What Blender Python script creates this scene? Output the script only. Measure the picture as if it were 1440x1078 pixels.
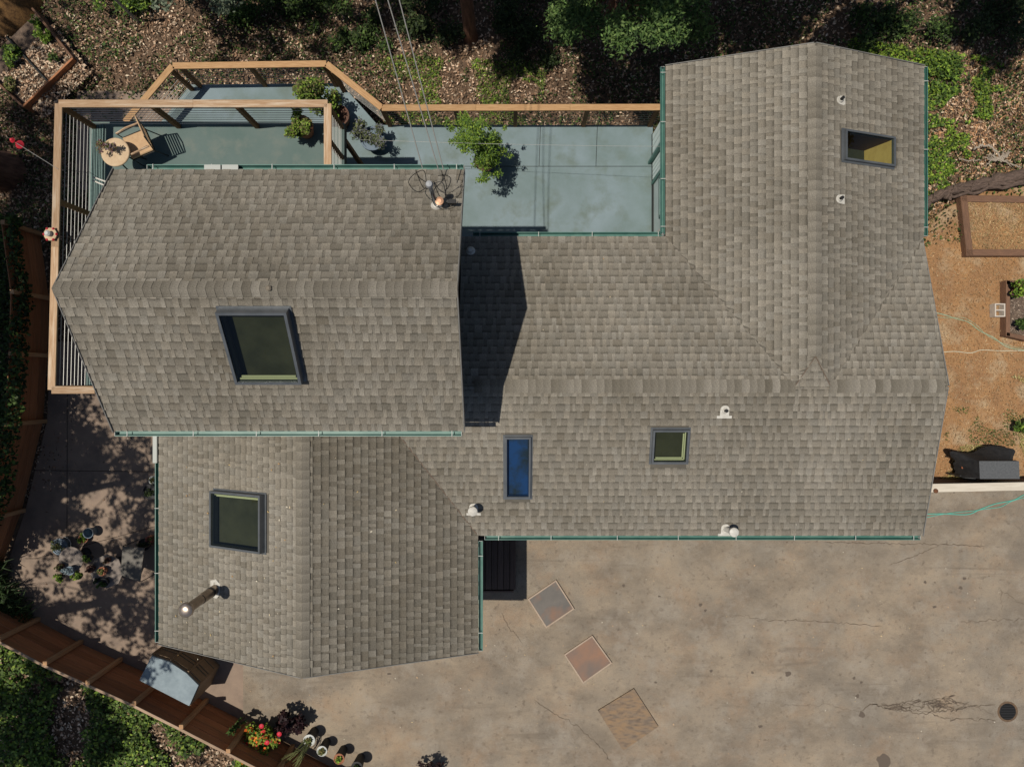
import bpy, bmesh, math, random
import numpy as np
from mathutils import Vector, Matrix, noise as mnoise

random.seed(7); rng = np.random.default_rng(11)
for o in list(bpy.data.objects): bpy.data.objects.remove(o)
S = bpy.context.scene; COL = S.collection
H = 16.3                                   # height of the camera over the lower deck (z = 0)

# ------------------------------------------------------------------ camera, sky, sun, exposure
cam = bpy.data.objects.new('camera', bpy.data.cameras.new('camera')); COL.objects.link(cam)
cam.location = (0, 0, H); cam.rotation_euler = (0, 0, 0)
cam.data.lens = 24; cam.data.sensor_width = 36; cam.data.clip_end = 500; cam.data.clip_start = .1
S.camera = cam
W = bpy.data.worlds.new('World'); S.world = W; W.use_nodes = True
nt = W.node_tree; nt.nodes.clear()
sky = nt.nodes.new('ShaderNodeTexSky'); sky.sky_type = 'NISHITA'; sky.sun_disc = False
SUNDIR = Vector((.315, .03, -1)).normalized()
sky.sun_elevation = math.asin(-SUNDIR.z); sky.sun_rotation = math.radians(264.6)
bg = nt.nodes.new('ShaderNodeBackground'); bg.inputs[1].default_value = .055
wo = nt.nodes.new('ShaderNodeOutputWorld')
nt.links.new(sky.outputs[0], bg.inputs[0]); nt.links.new(bg.outputs[0], wo.inputs[0])
sl = bpy.data.lights.new('sun', 'SUN'); sl.energy = 3.7; sl.angle = math.radians(.5); sl.color = (1, .93, .82)
so = bpy.data.objects.new('sun', sl); COL.objects.link(so)
so.rotation_euler = SUNDIR.to_track_quat('-Z', 'Y').to_euler(); so.location = (-8, 0, 30)
S.view_settings.view_transform = 'Standard'; S.view_settings.look = 'None'
S.view_settings.exposure = 0.0; S.view_settings.gamma = 1; S.view_settings.use_curve_mapping = False
S.render.engine = 'CYCLES'

# ------------------------------------------------------------------ helpers
def at(px, py, z):
    k = (H - z) / 960.0
    return Vector(((px - 720) * k, (539 - py) * k, z))

def sstep(a, b, t):
    t = np.clip((t - a) / (b - a), 0, 1); return t * t * (3 - 2 * t)
def gz(x, y):                              # height of the terrain
    n = sstep(3.2, 5.6, y) * (1 - sstep(4.5, 9.0, x))
    nw = sstep(-6, -9, x) * sstep(5.5, 8.5, y)
    return -.34 - .85 * n + .25 * nw + .03 * np.sin(x * 1.3 + 1) * np.cos(y * 1.7) - .25 * sstep(9, 20, y)
def ground(px, py, up=0):
    z = -.34
    for _ in range(4):
        p = at(px, py, z); z = float(gz(p.x, p.y)) + up
    return at(px, py, z)

def tag(o, label=None, cat=None, group=None, kind=None):
    if label: o['label'] = label
    if cat: o['category'] = cat
    if group: o['group'] = group
    if kind: o['kind'] = kind
    return o
ORG = {}
def thing(name, loc, label, cat, group=None):
    o = bpy.data.objects.new(name, None); COL.objects.link(o); o.location = loc
    o.empty_display_size = .1; ORG[o.name] = Vector(loc)
    return tag(o, label, cat, group)

class MB:
    def __init__(s): s.v = []; s.f = []; s.m = []; s.c = []
    def add(s, vs, fs, col=(1, 1, 1), cols=None):
        b = len(s.v); s.v += [tuple(v) for v in vs]; s.f += [tuple(b + i for i in f) for f in fs]
        s.c += list(cols) if cols else [col] * len(vs)
    def quad(s, a, b, c, d, col=(1, 1, 1)): s.add([a, b, c, d], [(0, 1, 2, 3)], col)
    def box(s, lo, hi, col=(1, 1, 1)):
        x0, y0, z0 = lo; x1, y1, z1 = hi
        s.add([(x0,y0,z0),(x1,y0,z0),(x1,y1,z0),(x0,y1,z0),(x0,y0,z1),(x1,y0,z1),(x1,y1,z1),(x0,y1,z1)],
              [(3,2,1,0),(4,5,6,7),(0,1,5,4),(1,2,6,5),(2,3,7,6),(3,0,4,7)], col)
    def tube(s, pts, r, n=8, col=(1, 1, 1), cap=True):
        pts = [Vector(p) for p in pts]; rs = r if isinstance(r, (list, tuple)) else [r] * len(pts)
        b = len(s.v); prev = None
        for i, p in enumerate(pts):
            d = (pts[min(i+1, len(pts)-1)] - pts[max(i-1, 0)]).normalized()
            if prev is None: prev = Vector((0, 0, 1)).cross(d) if abs(d.z) < .9 else Vector((1, 0, 0)).cross(d)
            a = (prev - d * prev.dot(d)).normalized(); prev = a; c = d.cross(a)
            for k in range(n):
                t = 2 * math.pi * k / n
                s.v.append(tuple(p + (a * math.cos(t) + c * math.sin(t)) * rs[i])); s.c.append(col)
        for i in range(len(pts) - 1):
            for k in range(n):
                s.f.append((b+i*n+k, b+i*n+(k+1)%n, b+(i+1)*n+(k+1)%n, b+(i+1)*n+k))
        if cap:
            s.f.append(tuple(b + k for k in reversed(range(n)))); s.f.append(tuple(b + (len(pts)-1)*n + k for k in range(n)))
    def lathe(s, prof, n=20, c=(0, 0, 0), col=(1, 1, 1), axis=None):
        b = len(s.v); q = Vector((0, 0, 1)).rotation_difference(Vector(axis)) if axis else None
        for r, z in prof:
            for k in range(n):
                t = 2 * math.pi * k / n; p = Vector((r * math.cos(t), r * math.sin(t), z))
                if q: p = q @ p
                s.v.append(tuple(p + Vector(c))); s.c.append(col)
        for i in range(len(prof) - 1):
            for k in range(n):
                s.f.append((b+i*n+k, b+i*n+(k+1)%n, b+(i+1)*n+(k+1)%n, b+(i+1)*n+k))
        s.f.append(tuple(b + k for k in reversed(range(n))))
        s.f.append(tuple(b + (len(prof)-1)*n + k for k in range(n)))
    def prism(s, poly, z0, z1, col=(1, 1, 1)):
        n = len(poly); b = [(p[0], p[1], z0) for p in poly] + [(p[0], p[1], z1) for p in poly]
        s.add(b, [tuple(reversed(range(n))), tuple(range(n, 2*n))] + [(i, (i+1)%n, n+(i+1)%n, n+i) for i in range(n)], col)
    def mesh(s, name, mat, off=Vector((0, 0, 0)), smooth=False, color=False):
        me = bpy.data.meshes.new(name)
        me.from_pydata([(v[0]-off[0], v[1]-off[1], v[2]-off[2]) for v in s.v], [], s.f)
        if color:
            a = me.color_attributes.new('Col', 'FLOAT_COLOR', 'POINT')
            a.data.foreach_set('color', np.array([(c[0], c[1], c[2], 1) for c in s.c], 'f').ravel())
        me.materials.append(mat)
        if smooth: me.polygons.foreach_set('use_smooth', [True] * len(me.polygons))
        me.update(); return me
def link(name, me, parent=None):
    o = bpy.data.objects.new(name, me); COL.objects.link(o)
    if parent: o.parent = parent
    return o
def org(parent):
    while parent and parent.parent: parent = parent.parent
    return ORG.get(parent.name, Vector((0, 0, 0))) if parent else Vector((0, 0, 0))
def obj(name, mb, mat, parent=None, smooth=False, color=False, **k):
    """world-coordinate mesh under a thing"""
    o = link(name, mb.mesh(name, mat, org(parent), smooth, color), parent)
    if smooth:
        m = o.modifiers.new('e', 'EDGE_SPLIT'); m.split_angle = math.radians(40)
    return tag(o, **k)
BC = {}
def bbox_mesh(L, w, h, mat, bev=.006):
    key = (round(L, 2), round(w, 3), round(h, 3), mat.name)
    if key in BC: return BC[key]
    bm = bmesh.new(); bmesh.ops.create_cube(bm, size=1)
    bmesh.ops.scale(bm, vec=(key[0], w, h), verts=bm.verts)
    if bev: bmesh.ops.bevel(bm, geom=bm.edges, offset=min(bev, w*.3, h*.3), segments=1, affect='EDGES')
    me = bpy.data.meshes.new('board'); bm.to_mesh(me); bm.free(); me.materials.append(mat); BC[key] = me
    return me
def beam(name, a, b, w, h, mat, parent=None, bev=.006, up=(0, 0, 1), **k):
    """a board of its own, local X along its length"""
    a = Vector(a); b = Vector(b); d = b - a; x = d.normalized(); u = Vector(up)
    if abs(x.dot(u)) > .95: u = Vector((0, 1, 0))
    y = u.cross(x).normalized(); z = x.cross(y)
    o = link(name, bbox_mesh(d.length, w, h, mat, bev), parent)
    M = Matrix((x, y, z)).transposed().to_4x4(); M.translation = (a + b) / 2 - org(parent)
    o.matrix_local = M
    return tag(o, **k)

# ------------------------------------------------------------------ materials
def mat(name, c1, c2=None, scale=6, rough=.8, bump=.0, bscale=40, stretch=(1, 1, 1), metal=0, spec=.3,
        rnd=0, attr=False, speck=0, detail=6, contrast=(.35, .65), transl=0, c3=None, s3=1.2, sscale=220):
    m = bpy.data.materials.new(name); m.use_nodes = True; N = m.node_tree.nodes; L = m.node_tree.links
    p = N['Principled BSDF']; p.inputs['Roughness'].default_value = rough; p.inputs['Metallic'].default_value = metal
    p.inputs['Specular IOR Level'].default_value = spec
    tc = N.new('ShaderNodeTexCoord'); mp = N.new('ShaderNodeMapping'); mp.inputs['Scale'].default_value = stretch
    L.new(tc.outputs['Object'], mp.inputs[0])
    oi = N.new('ShaderNodeObjectInfo')
    if rnd:
        cb = N.new('ShaderNodeCombineXYZ'); mu = N.new('ShaderNodeMath'); mu.operation = 'MULTIPLY'; mu.inputs[1].default_value = 50
        L.new(oi.outputs['Random'], mu.inputs[0]); L.new(mu.outputs[0], cb.inputs[0]); L.new(mu.outputs[0], cb.inputs[1]); L.new(cb.outputs[0], mp.inputs[1])
    if attr:
        at_ = N.new('ShaderNodeAttribute'); at_.attribute_name = 'Col'; out = at_.outputs[0]
    else:
        r = N.new('ShaderNodeRGB'); r.outputs[0].default_value = (*c1, 1); out = r.outputs[0]
    def noise(sc, det=detail, vec=mp.outputs[0]):
        n = N.new('ShaderNodeTexNoise'); n.inputs['Scale'].default_value = sc; n.inputs['Detail'].default_value = det
        n.inputs['Roughness'].default_value = .62; L.new(vec, n.inputs['Vector']); return n.outputs[0]
    def mix(fac, a, b, mode='MIX'):
        x = N.new('ShaderNodeMix'); x.data_type = 'RGBA'; x.blend_type = mode
        if isinstance(fac, float): x.inputs[0].default_value = fac
        else: L.new(fac, x.inputs[0])
        for i, v in ((6, a), (7, b)):
            if isinstance(v, tuple): x.inputs[i].default_value = (*v, 1)
            else: L.new(v, x.inputs[i])
        return x.outputs[2]
    def ramp(v, lo, hi, a=0., b=1.):
        x = N.new('ShaderNodeMapRange'); x.inputs[1].default_value = lo; x.inputs[2].default_value = hi
        x.inputs[3].default_value = a; x.inputs[4].default_value = b; L.new(v, x.inputs[0]); return x.outputs[0]
    if c2: out = mix(ramp(noise(scale), *contrast), out, c2)
    if c3: out = mix(ramp(noise(s3, 8), .5, .72), out, c3)
    if speck:
        s = ramp(noise(sscale, 4, tc.outputs['Object']), .3, .7, 1 - speck, 1 + speck)
        cbm = N.new('ShaderNodeCombineColor'); [L.new(s, cbm.inputs[i]) for i in range(3)]
        out = mix(1.0, out, cbm.outputs[0], 'MULTIPLY')
    if rnd:
        s = ramp(oi.outputs['Random'], 0, 1, 1 - rnd, 1 + rnd)
        cbm = N.new('ShaderNodeCombineColor'); [L.new(s, cbm.inputs[i]) for i in range(3)]
        out = mix(1.0, out, cbm.outputs[0], 'MULTIPLY')
    L.new(out, p.inputs['Base Color'])
    if bump:
        b = N.new('ShaderNodeBump'); b.inputs['Strength'].default_value = bump; b.inputs['Distance'].default_value = .01
        L.new(noise(bscale, 4), b.inputs['Height']); L.new(b.outputs[0], p.inputs['Normal'])
    if transl:
        t = N.new('ShaderNodeBsdfTranslucent'); L.new(out, t.inputs[0]); ms = N.new('ShaderNodeMixShader'); ms.inputs[0].default_value = transl
        L.new(p.outputs[0], ms.inputs[1]); L.new(t.outputs[0], ms.inputs[2]); L.new(ms.outputs[0], N['Material Output'].inputs[0])
    return m

M_sh = mat('shingle', (1, 1, 1), attr=True, rough=.95, spec=.12, speck=.30, bump=.5, bscale=120, sscale=60)
M_under = mat('roof_felt', (.10, .09, .075), (.12, .11, .09), rough=.95)
M_teal = mat('gutter_teal', (.05, .15, .125), (.10, .21, .175), scale=3, rough=.45, spec=.4, contrast=(.4, .7))
M_white = mat('white_metal', (.62, .60, .55), (.45, .43, .38), scale=14, rough=.5)
M_strap = mat('strap_metal', (.40, .42, .39), rough=.5)
M_leaf = mat('leaf', (1, 1, 1), attr=True, rough=.6, spec=.25, transl=.28)
M_litter = mat('litter', (1, 1, 1), attr=True, rough=.85, spec=.15)
M_rail = mat('rail_wood', (.46, .32, .20), (.33, .20, .11), scale=7, stretch=(.6, 9, 9), rough=.75, bump=.3, bscale=30, rnd=.16, c3=(.62, .52, .40), s3=1.6)
M_railN = mat('rail_wood_new', (.48, .30, .15), (.34, .19, .085), scale=7, stretch=(.6, 9, 9), rough=.7, bump=.3, bscale=30, rnd=.12)
M_post = mat('post_wood', (.25, .14, .06), (.16, .085, .04), scale=7, stretch=(.6, 9, 9), rough=.8, rnd=.15)
M_fence = mat('fence_wood', (.46, .20, .095), (.33, .135, .06), scale=6, stretch=(.5, 7, 7), rough=.8, bump=.4, bscale=30, rnd=.22, c3=(.30, .15, .07), s3=1.4)
M_fpost = mat('fence_post_wood', (.55, .33, .17), (.40, .22, .11), scale=6, stretch=(.5, 7, 7), rough=.8, rnd=.15)
M_fcap = mat('fence_cap', (.42, .30, .21), (.30, .20, .13), scale=6, stretch=(.5, 7, 7), rough=.8, rnd=.15)
M_deck = mat('deck_paint', (.08, .13, .12), (.115, .16, .15), scale=1.1, rough=.65, bump=.15, bscale=60, contrast=(.3, .7), c3=(.14, .17, .15), s3=2.6)
M_deckL = mat('deck_paint_pale', (.135, .19, .19), (.21, .275, .31), scale=.7, rough=.6, bump=.12, bscale=60, contrast=(.35, .7), c3=(.125, .165, .145), s3=1.6)
M_bench = mat('bench_paint', (.13, .20, .185), (.10, .16, .15), scale=5, stretch=(4, 1, 1), rough=.6, rnd=.1)
M_dark = mat('fascia_dark', (.015, .018, .018), rough=.7)
M_cable = mat('steel_cable', (.42, .42, .40), rough=.4, metal=.6)
M_wall = mat('wall_siding', (.50, .58, .57), (.42, .51, .50), scale=3, rough=.7)
M_wallg = mat('wall_dark', (.12, .15, .14), (.15, .18, .17), scale=3, rough=.8)
M_drive = None
M_conc = mat('patio_concrete', (.30, .225, .17), (.22, .165, .13), scale=2.2, rough=.9, bump=.4, bscale=30, contrast=(.3, .7), c3=(.17, .135, .11), s3=1.1, speck=.12)
M_earth = mat('forest_earth', (.085, .055, .035), (.15, .10, .065), scale=5, rough=1, bump=.8, bscale=25)
M_dirt = mat('dry_dirt', (.36, .20, .09), (.27, .15, .075), scale=2.2, rough=1, bump=.7, bscale=22, c3=(.40, .31, .20), s3=1.6, speck=.25)
M_soil = mat('bed_soil', (.16, .115, .085), (.09, .065, .05), scale=9, rough=1, bump=.8, bscale=30)
M_bark = mat('bark', (.27, .14, .085), (.12, .06, .04), scale=3, stretch=(4, 4, .7), rough=.95, bump=1, bscale=14)
M_log = mat('grey_bark', (.17, .12, .095), (.07, .05, .04), scale=9, stretch=(1, 5, 5), rough=.95, bump=1, bscale=20)
M_frame = mat('skylight_frame', (.095, .105, .115), (.13, .14, .15), scale=4, rough=.38, spec=.5, metal=.25)
M_black = mat('black_plastic', (.012, .012, .013), rough=.55)
M_well = mat('well_tree_reflection', (.026, .027, .019), (.045, .045, .032), scale=2.2, rough=.9)  # dark olive stands for the trees reflected in the glass
M_wellw = mat('skylight_well_wood', (.60, .44, .17), (.5, .35, .13), scale=4, stretch=(6, 1, 1), rough=.7)
M_sash = mat('sash_olive', (.46, .47, .36), rough=.6)
M_terra = mat('terracotta', (.36, .15, .08), (.28, .12, .07), scale=8, rough=.85)
M_pots = {'terra': M_terra, 'black': mat('black_pot', (.02, .02, .022), rough=.6), 'blue': mat('blue_grey_pot', (.10, .15, .20), (.14, .19, .24), rough=.45),
          'white': mat('white_pot', (.5, .52, .5), rough=.5), 'brown': mat('brown_pot', (.13, .06, .04), (.09, .045, .03), rough=.7)}
M_tan = mat('tan_cushion', (.55, .38, .22), (.47, .31, .18), scale=20, rough=.9)
M_table = mat('table_top', (.60, .46, .30), (.5, .36, .23), scale=9, rough=.8)
M_iron = mat('dark_iron', (.03, .03, .03), rough=.5)
M_stone = mat('stone_table', (.26, .22, .19), (.18, .15, .13), scale=8, rough=.85)
M_shed = mat('tan_resin', (.27, .18, .105), (.21, .14, .08), scale=5, rough=.65)
M_lid = mat('blue_grey_lid', (.24, .30, .33), (.17, .22, .25), scale=5, rough=.4)
M_cover = mat('black_fabric', (.018, .018, .02), (.035, .035, .037), scale=9, rough=.85, bump=.5, bscale=12)
M_coverg = mat('faded_fabric', (.12, .125, .13), (.075, .08, .085), scale=26, rough=.9, contrast=(.3, .7))
M_wood_bed = mat('old_timber', (.21, .115, .07), (.13, .075, .05), scale=7, stretch=(.7, 8, 8), rough=.9, bump=.5, rnd=.15)
M_cinder = mat('cinder', (.62, .56, .48), (.5, .45, .4), scale=20, rough=.95)
M_copper = mat('copper_disc', (.55, .32, .20), rough=.45, metal=.4)
M_pipe = mat('brown_steel', (.38, .30, .23), (.26, .20, .15), scale=6, rough=.38, metal=.7, spec=.5)
M_red = mat('red_plastic', (.55, .03, .05), rough=.4)
M_root = mat('bleached_root', (.42, .36, .29), (.3, .25, .2), scale=9, rough=.9)
M_hose = mat('teal_hose', (.12, .42, .34), rough=.5)
M_cord = mat('green_cord', (.24, .33, .20), (.38, .42, .30), scale=15, rough=.6)
M_wcord = mat('white_cord', (.62, .62, .48), rough=.6)
M_plate = mat('steel_plate', (.15, .135, .12), (.12, .11, .10), scale=4, rough=.6, spec=.3, c3=(.24, .13, .08), s3=1.5)
M_platr = mat('rusty_plate', (.27, .15, .095), (.16, .125, .105), scale=1.3, rough=.65)
M_ply = mat('weathered_board', (.27, .18, .105), (.19, .15, .115), scale=3, stretch=(1, 3, 1), rough=.95, c3=(.12, .09, .07), s3=6, speck=.25)
M_plframe = mat('pale_angle_frame', (.42, .33, .25), (.33, .25, .19), scale=5, rough=.6)
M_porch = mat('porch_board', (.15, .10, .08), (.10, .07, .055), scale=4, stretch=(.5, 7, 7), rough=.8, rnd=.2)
M_crack = mat('tar_crack', (.085, .062, .048), (.15, .12, .09), scale=30, rough=.95)
M_stain = mat('oil_stain', (.12, .095, .075), rough=.9)

def glass(name, tint=(.6, .65, .6), refl=.1):
    m = bpy.data.materials.new(name); m.use_nodes = True; N = m.node_tree.nodes; L = m.node_tree.links
    g = N.new('ShaderNodeBsdfGlossy'); g.inputs['Roughness'].default_value = .03; g.inputs[0].default_value = (.9, .95, 1, 1)
    t = N.new('ShaderNodeBsdfTransparent'); t.inputs[0].default_value = (*tint, 1)
    fr = N.new('ShaderNodeFresnel'); fr.inputs[0].default_value = 1.42
    ad = N.new('ShaderNodeMath'); ad.operation = 'ADD'; ad.inputs[1].default_value = refl; L.new(fr.outputs[0], ad.inputs[0])
    ms = N.new('ShaderNodeMixShader'); L.new(ad.outputs[0], ms.inputs[0]); L.new(t.outputs[0], ms.inputs[1]); L.new(g.outputs[0], ms.inputs[2])
    L.new(ms.outputs[0], N['Material Output'].inputs[0]); return m
M_glass = glass('skylight_glass', (.8, .85, .72), .0)
M_glassb = glass('blue_tinted_glass', (.7, .8, .9), .02)
M_glassw = glass('window_glass', (.5, .55, .55), .1)

# driveway: worn tan-grey asphalt
def driveway_mat():
    m = bpy.data.materials.new('worn_driveway'); m.use_nodes = True; N = m.node_tree.nodes; L = m.node_tree.links
    p = N['Principled BSDF']; p.inputs['Roughness'].default_value = .92; p.inputs['Specular IOR Level'].default_value = .2
    tc = N.new('ShaderNodeTexCoord')
    def noise(sc, det=8, r=.6, off=0, st=(1, 1, 1), dist=0):
        mp = N.new('ShaderNodeMapping'); mp.inputs[1].default_value = (off, off * .7, 0); mp.inputs['Scale'].default_value = st
        L.new(tc.outputs['Object'], mp.inputs[0]); n = N.new('ShaderNodeTexNoise')
        n.inputs['Scale'].default_value = sc; n.inputs['Detail'].default_value = det; n.inputs['Roughness'].default_value = r
        n.inputs['Distortion'].default_value = dist; L.new(mp.outputs[0], n.inputs['Vector']); return n.outputs[0]
    def rng_(v, lo, hi, a=0., b=1.):
        x = N.new('ShaderNodeMapRange'); [setattr(x.inputs[i+1], 'default_value', q) for i, q in enumerate((lo, hi, a, b))]
        L.new(v, x.inputs[0]); return x.outputs[0]
    def mix(f, a, b, mode='MIX'):
        x = N.new('ShaderNodeMix'); x.data_type = 'RGBA'; x.blend_type = mode; L.new(f, x.inputs[0]) if not isinstance(f, float) else setattr(x.inputs[0], 'default_value', f)
        for i, v in ((6, a), (7, b)):
            if isinstance(v, tuple): x.inputs[i].default_value = (*v, 1)
            else: L.new(v, x.inputs[i])
        return x.outputs[2]
    c = mix(rng_(noise(.45, 9, .72), .38, .62), (.325, .262, .19), (.215, .185, .148))
    c = mix(rng_(noise(.9, 9, .7, 7), .50, .80, 0, .75), c, (.29, .185, .11))
    c = mix(rng_(noise(.7, 9, .72, 31, (1, 1.6, 1)), .44, .72, 0, .9), c, (.155, .128, .10))
    c = mix(rng_(noise(1.5, 9, .72, 53), .50, .80), c, (.32, .285, .235))
    c = mix(rng_(noise(9, 6, .7, 13), .56, .72, 0, .8), c, (.12, .095, .075))
    c = mix(rng_(noise(22, 5, .7, 3), .62, .74, 0, .6), c, (.34, .30, .25))
    c = mix(rng_(noise(1.2, 6, .6, 91, (.25, 3.0, 1), .6), .60, .72, 0, .5), c, (.14, .115, .09))
    s = rng_(noise(75, 5, .7), .32, .68, .64, 1.36); cc = N.new('ShaderNodeCombineColor'); [L.new(s, cc.inputs[i]) for i in range(3)]
    c = mix(1.0, c, cc.outputs[0], 'MULTIPLY')
    v = N.new('ShaderNodeTexVoronoi'); v.inputs['Scale'].default_value = 2.1; L.new(tc.outputs['Object'], v.inputs['Vector'])
    c = mix(rng_(v.outputs['Distance'], .015, .055, .75, 0), c, (.07, .05, .04))
    L.new(c, p.inputs['Base Color'])
    b = N.new('ShaderNodeBump'); b.inputs['Strength'].default_value = .45; b.inputs['Distance'].default_value = .01
    L.new(noise(60, 5, .7), b.inputs['Height']); L.new(b.outputs[0], p.inputs['Normal']); return m
M_drive = driveway_mat()

# ------------------------------------------------------------------ ground and paved sheets
def terrain():
    xs = np.concatenate([[-90, -60, -40, -28, -20], np.arange(-16, 16.01, .25), [20, 28, 40, 60, 90]])
    ys = np.concatenate([[-90, -60, -40, -28, -20], np.arange(-14, 14.01, .25), [20, 28, 40, 60, 90]])
    X, Y = np.meshgrid(xs, ys); Z = gz(X, Y) + .015 * rng.standard_normal(X.shape)
    me = bpy.data.meshes.new('ground'); nx, ny = len(xs), len(ys)
    me.from_pydata(np.stack([X, Y, Z], -1).reshape(-1, 3).tolist(), [], [(j*nx+i, j*nx+i+1, (j+1)*nx+i+1, (j+1)*nx+i) for j in range(ny-1) for i in range(nx-1)])
    me.materials.append(M_earth); me.polygons.foreach_set('use_smooth', [True]*len(me.polygons))
    return tag(link('ground', me), 'dark forest earth under the trees and all around the house', kind='structure')
terrain()
def sheet(name, poly, z, m, label, thick=.5):
    mb = MB(); mb.prism(poly, z - thick, z, )
    return obj(name, mb, m, label=label, kind='structure')
def P2(pts, z): return [tuple(at(x, y, z)[:2]) for x, y in pts]
ZD = -.20                                  # top of the driveway
patio = sheet('patio', P2([(-400, 1300), (-30, 845), (20, 790), (52, 640), (68, 545), (70, 470), (340, 470), (600, 600), (600, 850), (338, 900), (338, 1000), (330, 1500)][::1], -.26)[::-1] if False else
      [tuple(at(x, y, -.26)[:2]) for x, y in [(-30, 850), (346, 1016), (346, 890), (660, 800), (660, 480), (72, 480), (66, 592), (36, 717), (8, 800)]], -.26, M_conc, 'mottled concrete patio west of the house')
driveway = sheet('driveway', [tuple(at(x, y, ZD)[:2]) for x, y in [(342, 1010), (342, 700), (1200, 690), (2400, 684), (2400, 2300), (600, 2300), (560, 1130)]], ZD, M_drive, 'worn tan asphalt driveway south of the house')
def fan_sheet(name, pts, z, m, label):
    mb = MB(); mb.prism([tuple(p) for p in pts], z - .5, z); return obj(name, mb, m, label=label, kind='structure')
# dry yard at the east, slightly above the earth
yard = fan_sheet('yard', [tuple(at(x, y, -.24)[:2]) for x, y in [(1180, 681), (1180, 345), (1290, 322), (1335, 290), (1400, 262), (1470, 250), (1900, 250), (1900, 678)]], -.24, M_dirt, 'bare orange dirt yard east of the house')
slab = None
mb = MB(); mb.prism(P2([(108, 128), (250, 128), (250, 290), (108, 290)], -.95), -1.5, -.95)
# joints of the patio: saw cuts set as narrow recessed strips
for a, b in (((95, 480), (94, 800)), ((48, 661), (225, 663)), ((50, 785), (225, 738)), ((36, 785), (120, 785))):
    beam('joint', at(*a, -.258), at(*b, -.258), .018, .008, mat('joint_dark', (.09, .07, .055), rough=1) if 'joint_dark' not in bpy.data.materials else bpy.data.materials['joint_dark'], patio, 0)
sl_ = obj('paving_slab', mb, M_conc, label='pale concrete slab under the upper deck, beside the leaf litter', kind='structure')

# cracks of the driveway: thin jagged ribbons of tar and dirt
def ribbon(name, pts, w, m, parent, z, jit=.03, **k):
    P = [at(x, y, z) for x, y in pts]; Q = []
    for a, b in zip(P, P[1:]):
        n = max(2, int((b - a).length / .06))
        for i in range(n):
            Q.append(a.lerp(b, i / n) + Vector((random.gauss(0, jit), random.gauss(0, jit), 0)))
    Q.append(P[-1]); mb = MB(); vs = []; fs = []
    for i, p in enumerate(Q):
        d = (Q[min(i+1, len(Q)-1)] - Q[max(0, i-1)]); n = Vector((-d.y, d.x, 0)).normalized()
        ww = w * random.uniform(.35, 1.4) * (1 if 0 < i < len(Q)-1 else .2)
        vs += [p + n * ww / 2, p - n * ww / 2]
    fs = [(2*i+1, 2*i+3, 2*i+2, 2*i) for i in range(len(Q)-1)]
    mb.add(vs, fs); return obj(name, mb, m, parent, **k)
for pts, w, j in [
    ([(1212, 1000), (1222, 990), (1260, 992), (1300, 1000), (1335, 1010), (1400, 1012)], .022, .02),
    ([(1225, 990), (1270, 998), (1300, 1003), (1350, 995), (1400, 990)], .018, .02),
    ([(1255, 995), (1290, 988), (1330, 985), (1370, 992), (1402, 1006)], .013, .02),
    ([(1290, 1000), (1310, 982), (1335, 980), (1350, 992)], .018, .02),
    ([(1080, 872), (1150, 873), (1200, 877), (1240, 880)], .016, .015),
    ([(1010, 868), (1045, 864), (1080, 872)], .008, .02), ([(1350, 874), (1440, 870)], .014, .02),
    ([(1160, 762), (1250, 764), (1330, 765), (1385, 768)], .018, .012), ([(1250, 795), (1290, 780), (1320, 767)], .013, .015),
    ([(750, 985), (775, 1000), (810, 1020), (845, 1050), (860, 1070)], .015, .02), ([(705, 862), (715, 880), (735, 905)], .012, .015),
    ([(1408, 860), (1408, 830), (1440, 850)], .010, .02),
    ([(1100, 992), (1160, 990), (1210, 1000)], .006, .02)]:
    ribbon('crack', pts, w, M_crack, driveway, ZD + .004, j)
for (cx_, cy_, sx_, sy_, n_) in ((1318, 990, 16, 7, 16), (1262, 994, 14, 5, 7)):
    for i in range(n_ * 3):
        x0 = cx_ + random.gauss(0, sx_); y0 = cy_ + random.gauss(0, sy_ * .6)
        ribbon('crack', [(x0, y0), (x0 + random.gauss(0, 6), y0 + random.gauss(0, 3)), (x0 + random.gauss(4, 8), y0 + random.gauss(0, 4))], .016, M_crack, driveway, ZD + .006 + .0001*i, .012)
def blot(px, py, r, z, m, parent, sq=1.0, name='stain'):
    c = at(px, py, z); mb = MB(); n = 18; k = (H - z) / 960
    ph = random.random() * 9
    mb.add([c] + [c + Vector((math.cos(t) * r*k * (1 + .25*math.sin(3*t+ph) + random.uniform(-.1, .1)), sq * math.sin(t) * r*k * (1 + .2*math.sin(2*t+ph) + random.uniform(-.1, .1)), 0)) for t in [2*math.pi*i/n for i in range(n)]],
           [(0, i+1, (i+1) % n + 1) for i in range(n)]); return obj(name, mb, m, parent)
for px, py, r, sq in ((1242, 1072, 9, 1.6), (1206, 978, 2.5, 1), (1356, 813, 2.5, 1), (1351, 826, 3, .7), (1301, 818, 2, 1), (1201, 953, 2, 1), (1211, 959, 2, 1), (985, 850, 2.5, 1), (992, 858, 2, 1),
                      (877, 823, 2, 1), (1314, 853, 3, .6), (1212, 1004, 4, 1.2), (1069, 1021, 3, .8), (927, 838, 2, .7), (1000, 943, 2.2, 1), (1058, 945, 2, 1), (922, 959, 2, .7), (547, 947, 3, .6), (1108, 947, 4, 1)):
    blot(px, py, r, ZD + .003, M_stain, driveway, sq)

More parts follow.
